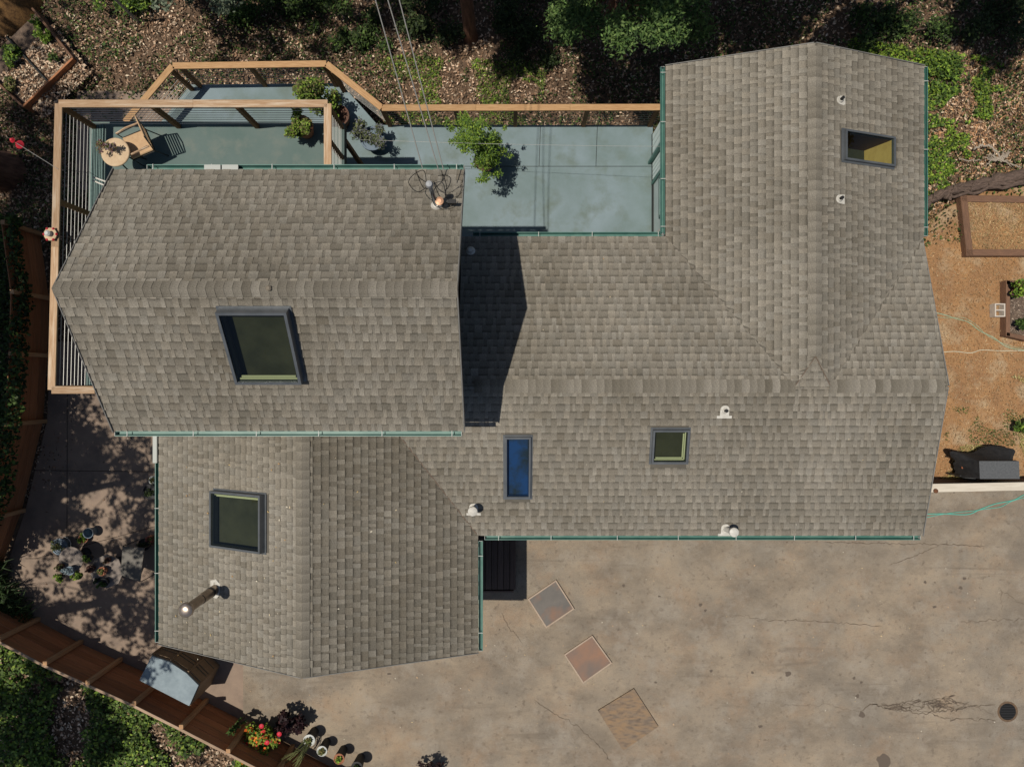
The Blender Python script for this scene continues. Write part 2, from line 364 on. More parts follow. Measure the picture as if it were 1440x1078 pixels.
# ------------------------------------------------------------------ the house
house = thing('house', (0, 0, -.3), 'grey shingled house of two storeys with skylights and teal gutters', 'house')
SH_LO = np.array((.166, .149, .120)); SH_HI = np.array((.248, .226, .188))
class Plane:
    def __init__(s, face, e, ze, m):
        s.face, s.e, s.ze, s.m = face, e, ze, m; k = 1 / math.sqrt(1 + m * m); s.k = k
        d = {'S': ((1, 0), (0, 1)), 'N': ((-1, 0), (0, -1)), 'E': ((0, 1), (-1, 0)), 'W': ((0, -1), (1, 0))}[face]
        s.U = Vector((*d[0], 0)); s.V = Vector((d[1][0] * k, d[1][1] * k, m * k)); s.N = s.U.cross(s.V)
        s.O = Vector((0, e, ze)) if face in 'SN' else Vector((e, 0, ze))
    def uv(s, x, y):
        u = s.U.x * x + s.U.y * y; d = (y - s.e) if s.face == 'S' else (s.e - y) if s.face == 'N' else (s.e - x) if s.face == 'E' else (x - s.e)
        return u, d / s.k
    def P(s, u, v, n=0): return s.O + s.U * u + s.V * v + s.N * n
    def hit(s, px, py, off=0):
        d = Vector(((px - 720) / 960, (539 - py) / 960, -1)); c = Vector((0, 0, H)) ; o = s.O + s.N * off
        t = s.N.dot(o - c) / s.N.dot(d); p = c + d * t
        return s.uv(p.x, p.y) if off == 0 else ((p - o).dot(s.U), (p - o).dot(s.V))
EXPO = .143
def urange(poly, v):
    us = []
    for (u0, v0), (u1, v1) in zip(poly, poly[1:] + poly[:1]):
        if (v0 - v) * (v1 - v) <= 0 and abs(v1 - v0) > 1e-9:
            us.append(u0 + (u1 - u0) * (v - v0) / (v1 - v0))
    return (min(us), max(us)) if len(us) > 1 else None
SHM = {}
def tone_col(t, low=False, warm=0.0):
    c = SH_LO + (SH_HI - SH_LO) * t
    c = c * np.array((1 + .04 * warm, 1, 1 - .05 * warm))
    return c
def piece_geo(w0a, w0b, w1a, w1b, hgt, tone, low, warm, v0=0., v1=EXPO):
    """tapered tab: butt edge thick at v0, feathering out at v1; a low tab carries the printed dark band"""
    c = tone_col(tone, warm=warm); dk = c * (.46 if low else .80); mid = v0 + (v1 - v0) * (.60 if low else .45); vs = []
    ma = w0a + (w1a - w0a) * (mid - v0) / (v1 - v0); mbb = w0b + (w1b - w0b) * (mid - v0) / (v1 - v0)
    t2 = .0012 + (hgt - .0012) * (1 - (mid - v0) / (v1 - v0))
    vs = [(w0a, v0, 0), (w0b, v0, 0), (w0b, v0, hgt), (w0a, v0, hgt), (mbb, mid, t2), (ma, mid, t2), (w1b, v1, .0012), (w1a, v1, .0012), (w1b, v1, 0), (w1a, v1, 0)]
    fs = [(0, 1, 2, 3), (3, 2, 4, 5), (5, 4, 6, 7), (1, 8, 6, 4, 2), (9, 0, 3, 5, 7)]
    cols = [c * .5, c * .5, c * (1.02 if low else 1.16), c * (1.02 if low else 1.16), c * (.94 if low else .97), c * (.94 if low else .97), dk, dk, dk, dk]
    return vs, fs, cols
def shingle_plane(pl, poly_xy, roof, holes=(), singles=0, bound=None, rowtone=0.0):
    poly = [pl.uv(x, y) for x, y in poly_xy]; vmax = max(v for u, v in poly); field = MB(); made = 0
    nrow = int(math.ceil(vmax / EXPO)); drift = 0
    for r in range(nrow):
        v0 = r * EXPO; v1 = min(v0 + EXPO, vmax)
        if v1 - v0 < .02: break
        a = urange(poly, v0 + 1e-4); b = urange(poly, v1 - 1e-4)
        if not a or not b: continue
        vw = .004 * math.sin(r * 2.1)
        segs = [[a[0], a[1], b[0], b[1]]]
        for (hu0, hu1, hv0, hv1) in holes:
            if v1 > hv0 + .02 and v0 < hv1 - .02:
                ns = []
                for s in segs:
                    if s[0] < hu0 < s[1]: ns.append([s[0], hu0, s[2], hu0])
                    if s[0] < hu1 < s[1]: ns.append([hu1, s[1], hu1, s[3]])
                    if s[1] <= hu0 or s[0] >= hu1: ns.append(s)
                segs = ns
        for sgm in segs:
            lo, hi = min(sgm[0], sgm[2]), max(sgm[1], sgm[3]); u = lo - random.uniform(0, .12); high = random.random() < .5
            base = random.gauss(.5, .06)
            while u < hi:
                w = random.choice((.06, .08, .09, .11, .12, .14)) if high else random.choice((.04, .06, .08, .11, .14, .18))
                q0a, q0b, q1a, q1b = max(u, sgm[0]), min(u + w, sgm[1]), max(u, sgm[2]), min(u + w, sgm[3])
                if q0b - q0a > .004 or q1b - q1a > .004:
                    q0b = max(q0b, q0a); q1b = max(q1b, q1a)
                    blotch = mnoise.noise(pl.P(u, v0) * .55) * .36 + mnoise.noise(pl.P(u, v0) * 1.9) * .26 + mnoise.noise(pl.P(u * 2.2, v0 * .6) * .35) * .30
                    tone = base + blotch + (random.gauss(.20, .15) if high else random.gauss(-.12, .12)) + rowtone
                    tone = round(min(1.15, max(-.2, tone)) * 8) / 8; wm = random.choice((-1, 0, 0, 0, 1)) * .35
                    hgt = random.choice((.015, .018)) if high else .008
                    full = abs((q0b - q0a) - w) < 1e-6 and abs((q1b - q1a) - w) < 1e-6 and v1 - v0 > EXPO - 1e-6
                    P0 = pl.P(u, v0)
                    if singles and made < singles and full and bound(P0):
                        key = (w, tone, high, hgt, wm)
                        if key not in SHM:
                            m1 = MB(); vs, fs, cs = piece_geo(0, w - .002, 0, w - .002, hgt, tone, not high, wm); m1.add(vs, fs, cols=cs)
                            SHM[key] = m1.mesh('shingle', M_sh, color=True)
                        o = link('shingle', SHM[key], roof)
                        Mx = Matrix((pl.U, pl.V, pl.N)).transposed().to_4x4(); Mx.translation = P0 - org(roof); o.matrix_local = Mx; made += 1
                    else:
                        vs, fs, cs = piece_geo(q0a, max(q0b - .002, q0a), q1a, max(q1b - .002, q1a), hgt, tone, not high, wm, v0 + (0 if r == 0 else 0), v1)
                        field.add([pl.P(*v) for v in vs], fs, cols=cs)
                u += w; high = not high
    obj('shingle_field', field, M_sh, roof, color=True, kind='stuff')
    return made
def roof_slab(mb, pl, poly_xy, holes=()):
    """board under the shingles, cut round the skylights"""
    bm = bmesh.new(); f = bm.faces.new([bm.verts.new(pl.P(*pl.uv(x, y), -.002)) for x, y in poly_xy])
    for (u0, u1, v0, v1) in holes:
        for co, no in ((pl.P(u0, 0), pl.U), (pl.P(u1, 0), pl.U), (pl.P(0, v0), pl.V), (pl.P(0, v1), pl.V)):
            bmesh.ops.bisect_plane(bm, geom=bm.verts[:] + bm.edges[:] + bm.faces[:], plane_co=co, plane_no=no)
        kill = []
        for fc in bm.faces:
            c = fc.calc_center_median() - pl.O; u, v = c.dot(pl.U), c.dot(pl.V)
            if u0 < u < u1 and v0 < v < v1: kill.append(fc)
        bmesh.ops.delete(bm, geom=kill, context='FACES')
    bm.normal_update()
    for fc in bm.faces:
        mb.add([v.co for v in fc.verts], [tuple(range(len(fc.verts)))])
    dn = Vector((0, 0, -.13))
    for e in bm.edges:
        if len(e.link_faces) == 1:
            a, b = e.verts[0].co, e.verts[1].co; mb.add([a, b, b + dn, a + dn], [(0, 1, 2, 3)])
    for fc in bm.faces: mb.add([v.co + dn for v in reversed(fc.verts[:])], [tuple(range(len(fc.verts)))])
    bm.free()

RX = dict(yS=-3.0, yN=2.9, yr=-.05, zr=3.6, ze=2.8)
mslope = .8 / 2.95
pS = Plane('S', -3.0, 2.8, mslope); pN = Plane('N', 2.9, 2.8, mslope)
pWw = Plane('W', 3.04, 2.8, .92 / 2.55); pWe = Plane('E', 8.14, 2.8, .92 / 2.55); pHip = Plane('S', -.05, 3.6, .12 / .55)
pSe = Plane('E', -.675, 2.8, .375); zr_sw = 2.8 + .375 * 3.115; pSw = Plane('W', -7.21, 2.35, (zr_sw - 2.35) / 3.42)
pUs = Plane('S', -.77, 5.1, 1.48 / 2.12); pUn = Plane('N', 3.50, 5.1, 1.48 / 2.15)
polS = [(-.675, -3.0), (8.11, -3.0), (8.11, -.05), (-2.81, -.05)]
polN = [(3.04, 2.9), (-1.0, 2.9), (-1.0, -.05), (5.26, -.05)]
polNe = [(8.11, 2.86), (8.11, -.05), (5.92, -.05)][::-1]
polWw = [(3.04, 6.27), (3.04, 2.9), (5.26, -.05), (5.59, .5), (5.59, 6.27)]
polWe = [(8.14, 2.9), (8.14, 6.27), (5.59, 6.27), (5.59, .5), (5.92, -.05)]
polH = [(5.26, -.05), (5.92, -.05), (5.59, .5)]
polSe = [(-.675, -5.31), (-.675, -3.0), (-2.55, -.4), (-3.79, -.4), (-3.79, -5.31)]
polSw = [(-7.21, -.45), (-7.21, -5.31), (-3.79, -5.31), (-3.79, -.45)]
polUs = [(-6.53, -.77), (-.79, -.77), (-.79, 1.35), (-6.53, 1.35)]
polUn = [(-.79, 3.50), (-6.53, 3.50), (-6.53, 1.35), (-.79, 1.35)]

# skylights given by two pixel corners on the raised frame
def sky_uv(pl, c0, c1, off=.13):
    a = pl.hit(*c0, off); b = pl.hit(*c1, off); return (min(a[0], b[0]), max(a[0], b[0]), min(a[1], b[1]), max(a[1], b[1]))
K_big = sky_uv(pUs, (302, 440), (424, 541), .17); K_sw = sky_uv(pSw, (294, 690), (365, 779), .15)
K_nar = sky_uv(pS, (710, 615), (746, 701), .08); K_sml = sky_uv(pS, (919, 605), (967, 652), .10); K_ne = sky_uv(pWe, (1190, 181), (1260, 234), .09)
def inner(k, d=.04): return (k[0] + d, k[1] - d, k[2] + d, k[3] - d)

def make_roof(name, planes, singles=None, **k):
    mb = MB()
    for pl, poly, holes, rt in planes: roof_slab(mb, pl, poly, [inner(h) for h in holes])
    roof = obj(name, mb, M_under, house, **k)
    for pl, poly, holes, rt in planes:
        s = singles if singles and pl is singles[0] else None
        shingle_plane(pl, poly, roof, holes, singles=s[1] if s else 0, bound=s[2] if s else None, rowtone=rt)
    return roof
R_up = make_roof('roof', [(pUn, polUn, [], -.06), (pUs, polUs, [K_big], -.03)], (pUs, 285, lambda p: p.x > -3.2), label='steep gabled roof of the upper storey')
R_main = make_roof('roof', [(pS, polS, [K_nar, K_sml], -.05), (pN, polN, [], 0), (pNe := pN, polNe, [], 0), (pWw, polWw, [], .02), (pWe, polWe, [K_ne], 0), (pHip, polH, [], 0)], label='low pitched L-shaped main roof')
R_sw = make_roof('roof', [(pSe, polSe, [], -.48), (pSw, polSw, [K_sw], .12)], label='gabled roof of the southwest wing')  # east slope's shade, turned from the sun, is put into its shingle tone

CAPM = {}
def caps(a, b, sl, sr, roof, w=.12, expo=.14, sharp=1.0):
    """a course of folded cap shingles from a to b; sl and sr are the drops per metre left and right of the ridge"""
    a = Vector(a); b = Vector(b); d = (b - a).normalized(); n = int((b - a).length / expo); side = Vector((-d.y, d.x, 0)).normalized()
    Mx = Matrix((d, side, d.cross(side))).transposed().to_4x4()
    for i in range(n):
        t = round(max(-.3, min(1.2, random.gauss(.42, .34 * sharp))) * 6) / 6
        key = (round(sl, 2), round(sr, 2), w, expo, t)
        if key not in CAPM:
            m1 = MB(); c = tone_col(t); x0, x1 = 0, expo + .004; h0, h1 = .026, .020
            def ring(x, h): return [(x, w, h - sl*w), (x, w*.35, h - sl*w*.35 + .003), (x, 0, h + .002), (x, -w*.35, h - sr*w*.35 + .003), (x, -w, h - sr*w)]
            vs = ring(x0, h1) + ring(x1, h0) + [(x1, w, h0 - sl*w - .022), (x1, 0, h0 - .02), (x1, -w, h0 - sr*w - .022), (x0, w, h1 - sl*w - .02), (x0, -w, h1 - sr*w - .02)]
            fs = [(0, 5, 6, 1)[::-1], (1, 6, 7, 2)[::-1], (2, 7, 8, 3)[::-1], (3, 8, 9, 4)[::-1], (5, 10, 11, 7, 6)[::-1], (7, 11, 12, 9, 8)[::-1], (0, 13, 10, 5)[::-1], (4, 9, 12, 14)[::-1]]
            fs = [f[::-1] for f in fs]
            m1.add(vs, fs, cols=[c * .80] * 5 + [c * 1.06] * 5 + [c * .45] * 3 + [c * .8] * 2); CAPM[key] = m1.mesh('ridge_shingle', M_sh, color=True)
            fl = bmesh.new(); fl.from_mesh(CAPM[key]); bmesh.ops.recalc_face_normals(fl, faces=fl.faces); fl.to_mesh(CAPM[key]); fl.free()
        o = link('ridge_shingle', CAPM[key], roof); Mi = Mx.copy(); Mi.translation = a + d * (i * expo) + side * random.gauss(0, .002) - org(roof); o.matrix_local = Mi
caps((-6.54, 1.35, 6.585), (-.76, 1.35, 6.585), 1.48/2.15, 1.48/2.12, R_up, .115, .128)
caps((-.7, -.05, 3.602), (5.3, -.05, 3.602), mslope, mslope, R_main, .125, .142)
caps((5.9, -.05, 3.602), (8.12, -.05, 3.602), mslope, mslope, R_main, .125, .142)
caps((5.59, .50, 3.722), (5.59, 6.28, 3.722), .36, .36, R_main, .13, .19, .45)
caps((-3.79, -5.31, zr_sw + .003), (-3.79, -.45, zr_sw + .003), .474, .375, R_sw, .13, .17, .5)
# valley flashing line of the southwest wing, small ones at the hip
def strip(name, a, b, w, z, m, parent):
    return beam(name, Vector(a) + Vector((0, 0, z)), Vector(b) + Vector((0, 0, z)), w, .006, m, parent, 0)
M_valley = mat('valley_metal', (.13, .095, .07), rough=.7)
strip('valley_flashing', (-.70, -2.97, 2.807), (-2.5, -.48, 3.483), .022, .011, M_valley, R_sw)
for a, b in (((5.59, .5, 3.72), (5.26, -.05, 3.6)), ((5.59, .5, 3.72), (5.92, -.05, 3.6))): strip('hip_flashing', a, b, .016, .012, M_valley, R_main)
# gable edge trim
def edge(a, b): beam('gable_edge', Vector(a) + Vector((0, 0, -.03)), Vector(b) + Vector((0, 0, -.05)), .016, .12, M_fdge, house, .003)
M_fdge = mat('gable_trim', (.22, .215, .20), (.17, .165, .155), rough=.6)
for a, b in (((-6.54, -.77, 5.1), (-6.54, 1.35, 6.58)), ((-6.54, 3.5, 5.1), (-6.54, 1.35, 6.58)), ((-.78, -.77, 5.1), (-.78, 1.35, 6.58)), ((-.78, 3.5, 5.1), (-.78, 1.35, 6.58)),
             ((8.12, -3, 2.8), (8.12, -.05, 3.6)), ((8.12, -.05, 3.6), (8.12, 2.86, 2.8)), ((3.04, 6.28, 2.8), (5.59, 6.28, 3.72)), ((8.14, 6.28, 2.8), (5.59, 6.28, 3.72)),
             ((-7.21, -5.32, 2.35), (-3.79, -5.32, zr_sw)), ((-.675, -5.32, 2.8), (-3.79, -5.32, zr_sw))): edge(a, b)

# walls under the roofs
def walls(x0, x1, y0, y1, z0, ze, ridge=None, axis='x', m=M_wallg, **k):
    mb = MB()
    if ridge is None: mb.box((x0, y0, z0), (x1, y1, ze))
    else:
        rc, rz = ridge
        pr = [(y0, z0), (y1, z0), (y1, ze[1]), (rc, rz), (y0, ze[0])] if axis == 'x' else [(x0, z0), (x1, z0), (x1, ze[1]), (rc, rz), (x0, ze[0])]
        A, B = (x0, x1) if axis == 'x' else (y0, y1)
        vs = [((A, p, q) if axis == 'x' else (p, A, q)) for p, q in pr] + [((B, p, q) if axis == 'x' else (p, B, q)) for p, q in pr]
        mb.add(vs, [tuple(range(5)), tuple(reversed(range(5, 10)))] + [(i, 5+i, 5+(i+1) % 5, (i+1) % 5) for i in range(5)])
        # keep open on top: skylight wells pierce it, so drop the two sloping faces
        mb.f = [f for j, f in enumerate(mb.f) if j not in (4, 5)]
    o = obj('wall', mb, m, house, **k)
    bm = bmesh.new(); bm.from_mesh(o.data); bmesh.ops.recalc_face_normals(bm, faces=bm.faces); bm.to_mesh(o.data); bm.free(); return o
walls(-6.2, -1.1, -.45, 3.2, -.6, (5.15, 5.15), (1.35, 6.40))
walls(-1.0, 7.8, -2.7, 2.6, -.6, (2.72, 2.72), (-.05, 3.42))
walls(3.37, 7.8, 2.61, 5.95, -1.3, (2.76, 2.76), (5.59, 3.53), 'y', M_wall, label='pale blue grey wall facing the deck')
walls(-6.85, -1.0, -5.0, -.46, -.6, (2.36, 2.76), (-3.79, 3.78), 'y')

# gutters with their straps
def gutter(a, b, out, sp=1.35, down=.02, label=None):
    a = Vector(a); b = Vector(b); d = (b - a).normalized(); o_ = Vector(out); mb = MB(); dz = Vector((0, 0, 1))
    prof = [(.0, .0), (.0, -.10), (.065, -.10), (.085, -.055), (.085, .0), (.070, .0), (.070, -.05), (.055, -.088), (.010, -.088), (.010, .0)]
    n = len(prof); vs = [p + o_ * (.012 + q) + dz * (r - down) for p in (a, b) for q, r in prof]
    mb.add(vs, [tuple(range(n)), tuple(reversed(range(n, 2*n)))] + [(i, n+i, n+(i+1) % n, (i+1) % n) for i in range(n)])
    g = obj('gutter', mb, M_teal, house, label=label)
    bm = bmesh.new(); bm.from_mesh(g.data); bmesh.ops.recalc_face_normals(bm, faces=bm.faces); bm.to_mesh(g.data); bm.free()
    L = (b - a).length; k = max(1, int(L / sp))
    for i in range(k + 1):
        t = (i + .12 + random.uniform(-.05, .12)) * L / (k + .3)
        if t < L - .02:
            p = a + d * t; beam('gutter_strap', p + o_ * -.02 + dz * (.012 - down), p + o_ * .10 + dz * (.012 - down), .013, .005, M_strap, g, 0)
    for p in (a, b): beam('gutter_end_cap', p + o_ * .012 + dz * (-.05 - down), p + o_ * .096 + dz * (-.05 - down), .008, .10, M_strap, g, 0)
    return g
gutter((-6.0, 3.50, 5.1), (-.79, 3.50, 5.1), (0, 1, 0), 1.0)
gutter((-6.53, -.77, 5.1), (-.83, -.77, 5.1), (0, -1, 0), 1.1)
gutter((-.78, 2.9, 2.8), (2.99, 2.9, 2.8), (0, 1, 0), 1.15)
gutter((3.04, 2.95, 2.8), (3.04, 6.27, 2.8), (-1, 0, 0), 1.1)
gutter((8.14, 2.92, 2.8), (8.14, 6.27, 2.8), (1, 0, 0), 1.45)
gutter((-.54, -3.0, 2.8), (8.09, -3.0, 2.8), (0, -1, 0), 1.15)
gutter((-7.21, -1.0, 2.35), (-7.21, -5.29, 2.35), (-1, 0, 0), 1.25)
gutter((-.675, -3.12, 2.8), (-.675, -5.29, 2.8), (1, 0, 0), 1.3)
def downspout(p, z0, z1, m=M_teal): beam('downspout', (p[0], p[1], z0), (p[0], p[1], z1), .07, .07, m, house)
beam('downspout', (-7.27, -1.62, 2.38), (-7.27, -1.02, 2.38), .09, .06, M_strap, house)
downspout((-7.22, -.95), -.3, 2.35, M_white)

for x_ in (-5.05, -4.76): beam('gutter_guard', (x_, 3.545, 5.10), (x_ + .27, 3.545, 5.10), .085, .012, M_strap, house)
# skylights
def skylight(pl, k, h, fw, gl, wellm, depth, sidem, sash, flare=.08, **kw):
    u0, u1, v0, v1 = k
    def P(u, v, n): return pl.P(u, v, n)
    def rectring(o, i, n0, n1, mb):
        A = [(o[0], o[2]), (o[1], o[2]), (o[1], o[3]), (o[0], o[3])]; B = [(i[0], i[2]), (i[1], i[2]), (i[1], i[3]), (i[0], i[3])]
        vs = [P(*p, n) for n in (n0, n1) for p in A] + [P(*p, n) for n in (n0, n1) for p in B]
        fs = []
        for j in range(4):
            q = (j + 1) % 4; fs += [(j, q, 4+q, 4+j), (8+q, 8+j, 12+j, 12+q), (4+j, 4+q, 12+q, 12+j)]
        mb.add(vs, fs)
    mb = MB(); rectring(k, inner(k, fw), -.02, h, mb)
    s = obj('skylight', mb, M_frame, house, **kw)
    m2 = MB(); o2 = (u0 - .035, u1 + .035, v0 - .04, v1 + .03); rectring(o2, inner(k, .01), .0, .022, m2); obj('flashing', m2, M_frame, s)
    m3 = MB(); i = inner(k, fw - .004); m3.quad(P(i[0], i[2], h - .02), P(i[1], i[2], h - .02), P(i[1], i[3], h - .02), P(i[0], i[3], h - .02)); obj('glass', m3, gl, s)
    j = inner(k, fw + .02); n1, n0 = h - .05, -depth; C = [(j[0], j[2]), (j[1], j[2]), (j[1], j[3]), (j[0], j[3])]
    cu, cv = (j[0]+j[1])/2, (j[2]+j[3])/2
    F = [(p[0] + (flare if p[0] > cu else -flare), p[1] + (flare if p[1] > cv else -flare)) for p in C]
    for q in range(4):
        a, b, fa, fb = C[q], C[(q + 1) % 4], F[q], F[(q + 1) % 4]; m4 = MB(); m4.quad(P(*a, n1), P(*b, n1), P(*fb, n0), P(*fa, n0)); obj('shaft_side', m4, sidem.get(q, wellm), s)
    m5 = MB(); m5.quad(P(*F[0], n0), P(*F[1], n0), P(*F[2], n0), P(*F[3], n0)); obj('under_glass_panel', m5, wellm, s)  # mostly a shallow panel coloured like the reflection; a deep shaft only northeast
    for q in sash:
        a, b = C[q], C[(q + 1) % 4]; cu, cv = (j[0]+j[1])/2, (j[2]+j[3])/2
        def inn(p, d): return (p[0] + (d if p[0] < cu else -d), p[1] + (d if p[1] < cv else -d))
        for d_, n_ in ((.006, -.03), (.034, -.05)):
            beam('sash_bar', P(*inn(a, d_), n_ + h - .05), P(*inn(b, d_), n_ + h - .05), .022, .022, M_sash, s, 0, up=tuple(pl.N))
    return s
skylight(pUs, K_big, .17, .042, M_glass, M_well, .06, {}, (0,), label='largest skylight, on the steep upper roof')
skylight(pSw, K_sw, .15, .04, M_glass, M_well, .06, {}, (3, 2), label='square skylight on the southwest wing')
skylight(pS, K_nar, .08, .036, M_glassb, mat('blue_sky_reflection', (.015, .06, .15), (.02, .03, .03), scale=1.8, rough=.8, contrast=(.45, .6)), .04, {}, (), label='tall narrow skylight with a blue sky reflection painted under its glass')  # blue panel below the glass is painted as the reflected sky
skylight(pS, K_sml, .10, .036, M_glass, M_well, .05, {}, (0, 1), label='smallest skylight, on the main roof')
skylight(pWe, K_ne, .09, .036, M_glass, M_well, .6, {0: M_wellw, 1: mat('well_brown', (.12, .07, .035), rough=.8)}, (), flare=0, label='skylight with a wooden shaft on the northeast wing')
# a pale green curb stripe lies inside the northeast skylight
# vents
def vent(pl, px, py, kind, h=.22, lean=(0, 0), **kw):
    u, v = pl.hit(px, py); c = pl.P(u, v, .015); mb = MB()
    def fl(poly, n=.016):
        k = len(poly); vs = [pl.P(u + a, v + b, n) for a, b in poly] + [pl.P(u + a, v + b, 0) for a, b in poly]
        mb.add(vs, [tuple(range(k))] + [(k + i, k + (i+1) % k, (i+1) % k, i) for i in range(k)])
    if kind == 'flange':
        fl([(-.14, -.15), (.14, -.15), (.14, -.10), (.085, -.10)] + [(.085*math.cos(t), .02 + .085*math.sin(t)) for t in np.linspace(0, math.pi, 9)] + [(-.085, -.10), (-.14, -.10)])
    else:
        fl([(-.09, -.12), (.09, -.12)] + [(.08*math.cos(t), .0 + .08*math.sin(t)) for t in np.linspace(0, math.pi, 9)], .014)
    f = obj('roof_vent', mb, M_white, house, **kw)
    m2 = MB(); top = c + Vector((lean[0], lean[1], h))
    if kind == 'flange' and h > .15:
        m2.tube([c - Vector((0, 0, .05)), top], .055, 12); m2.lathe([(.085, -.03), (.095, -.01), (.09, .03), (.05, .05), (.01, .055)], 16, tuple(top))
        obj('vent_cap', m2, M_white, f, smooth=True)
    else:
        m2.lathe([(.062, 0), (.045, .05), (.04, .06)], 14, tuple(c - Vector((0, 0, .02)))); obj('boot', m2, M_white, f, smooth=True)
        m3 = MB(); m3.tube([c, top], .030, 10); obj('pipe_stub', m3, M_black, f, smooth=True)
    return f
vent(pS, 666, 714, 'flange', .30, label='white capped vent beside the valley')
vent(pS, 1020, 743, 'flange', .28, (.07, 0), label='white capped vent above the south gutter')
vent(pS, 1019, 577, 'flange', .12, label='white pipe flange near the main ridge')
vent(pWe, 1181, 141, 'boot', .12, label='upper small white pipe boot on the northeast wing')
vent(pWe, 1180, 280, 'boot', .12, label='lower small white pipe boot on the northeast wing')
u, v = pN.hit(662, 353); c = pN.P(u, v); m2 = MB(); m2.lathe([(.09, 0), (.09, .02), (.04, .06), (.04, .14)], 12, tuple(c)); obj('roof_vent', m2, M_white, house, label='white pipe boot in the shade of the upper storey')
u, v = pUn.hit(374, 411); c = Vector((-3.45, 1.35, 6.58)); m2 = MB(); m2.lathe([(.04, 0), (.04, .05), (.02, .07)], 10, tuple(c)); obj('roof_vent', m2, mat('tan_boot', (.2, .17, .13), rough=.8), house)
# chimney flue
u, v = pSw.hit(303, 828); c = pSw.P(u, v); mb = MB(); mb.add([pSw.P(u + a, v + b, .016) for a, b in ((-.16, -.12), (.16, -.12), (.17, .05), (.10, .12), (-.12, .14), (-.2, .02))], [tuple(range(6))])
flue = obj('chimney_flue', mb, M_white, house, label='tall brown steel chimney pipe on the southwest wing')
top = at(262, 857, 0); 
zt = c.z + 1.05; top = at(262, 857, zt); dirv = (top - c)
m2 = MB(); m2.tube([c, c + dirv * .52], .095, 20); obj('lower_pipe', m2, M_pipe, flue, smooth=True)
m2 = MB(); m2.tube([c + dirv * .525, c + dirv * .97], .088, 20); obj('upper_pipe', m2, M_pipe, flue, smooth=True)
m2 = MB(); m2.tube([c + dirv * .16, c + dirv * .22], .10, 20); obj('storm_collar', m2, M_iron, flue, smooth=True)
m2 = MB(); m2.tube([c + dirv * .515, c + dirv * .53], .092, 20); obj('pipe_band', m2, M_iron, flue, smooth=True)
m2 = MB(); m2.lathe([(.105, -.05), (.13, -.03), (.13, .03), (.115, .05), (.05, .068), (.01, .07)], 24, tuple(c + dirv)); obj('chimney_cap', m2, mat('cap_steel', (.5, .42, .36), (.35, .28, .22), scale=12, rough=.3, metal=.8), flue, smooth=True)

# wall of the wing that looks onto the deck: windows, downspout, door
def wwin(y0, y1, z0, z1, n=1, door=False, label=None):
    x = 3.37; f = MB()
    for a, b, c_, d in ((y0, y0+.06, z0, z1), (y1-.06, y1, z0, z1), (y0+.06, y1-.06, z0, z0+.07), (y0+.06, y1-.06, z1-.06, z1)): f.box((x-.035, a, c_), (x+.02, b, d))
    w = obj('door' if door else 'window', f, M_white if door else M_bench, house, label=label)
    for i in range(n):
        a = y0 + .06 + (y1 - y0 - .12) * i / n; b = y0 + .06 + (y1 - y0 - .12) * (i + 1) / n
        g = MB(); g.box((x-.015, a+.02, z0+.07), (x-.008, b-.02, z1-.06)); obj('pane', g, M_glassw, w)
        if i: m_ = MB(); m_.box((x-.03, a-.018, z0+.07), (x-.002, a+.018, z1-.06)); obj('mullion', m_, M_white, w)
wwin(3.75, 4.70, .75, 2.2, 1, label='grey glazed window beside the door')
wwin(2.75, 3.5, .05, 2.15, 1, True, label='white framed glass door in the corner of the deck')
M_panel = mat('pale_panel', (.74, .84, .82), (.66, .77, .75), scale=3, rough=.55)
for y0_, y1_ in ((4.82, 5.22), (5.30, 5.90)):
    n_ = 4
    for i in range(n_):
        w_ = (y1_ - y0_) / n_; y = y0_ + (i + .5) * w_; beam('wall_panel', (3.345, y, .12), (3.345, y, 2.35), w_ - .014, .03, M_panel, house, .003, up=(1, 0, 0))
beam('wall_trim', (3.34, 4.76, .02), (3.34, 4.76, 2.5), .07, .04, M_teal, house, .003, up=(1, 0, 0))
beam('wall_trim', (3.34, 5.26, .02), (3.34, 5.26, 2.5), .05, .04, M_teal, house, .003, up=(1, 0, 0))
beam('base_trim', (3.345, 2.65, .05), (3.345, 5.93, .05), .03, .08, M_dark, house, 0)
downspout((3.28, 5.26), 0.0, 2.70)
# low shingled ledge at the foot of the main roof
lg = MB(); lg.box((.15, 2.62, .9), (2.15, 3.20, 1.0)); ledge = obj('ledge', lg, M_under, house, label='low reddish shingled ledge under the north gutter')
for i in range(12):
    for r in range(2):
        mm = MB(); x0 = .16 + i * .165 + r * .05; mm.box((x0, 2.95 + r * .125, 1.001), (x0 + .155, 3.07 + r * .125, 1.012)); obj('shingle', mm, M_ledge if 'M_ledge' in globals() else globals().setdefault('M_ledge', mat('ledge_shingle', (.19, .125, .095), (.14, .10, .08), scale=9, rough=.95, rnd=.2)), ledge)

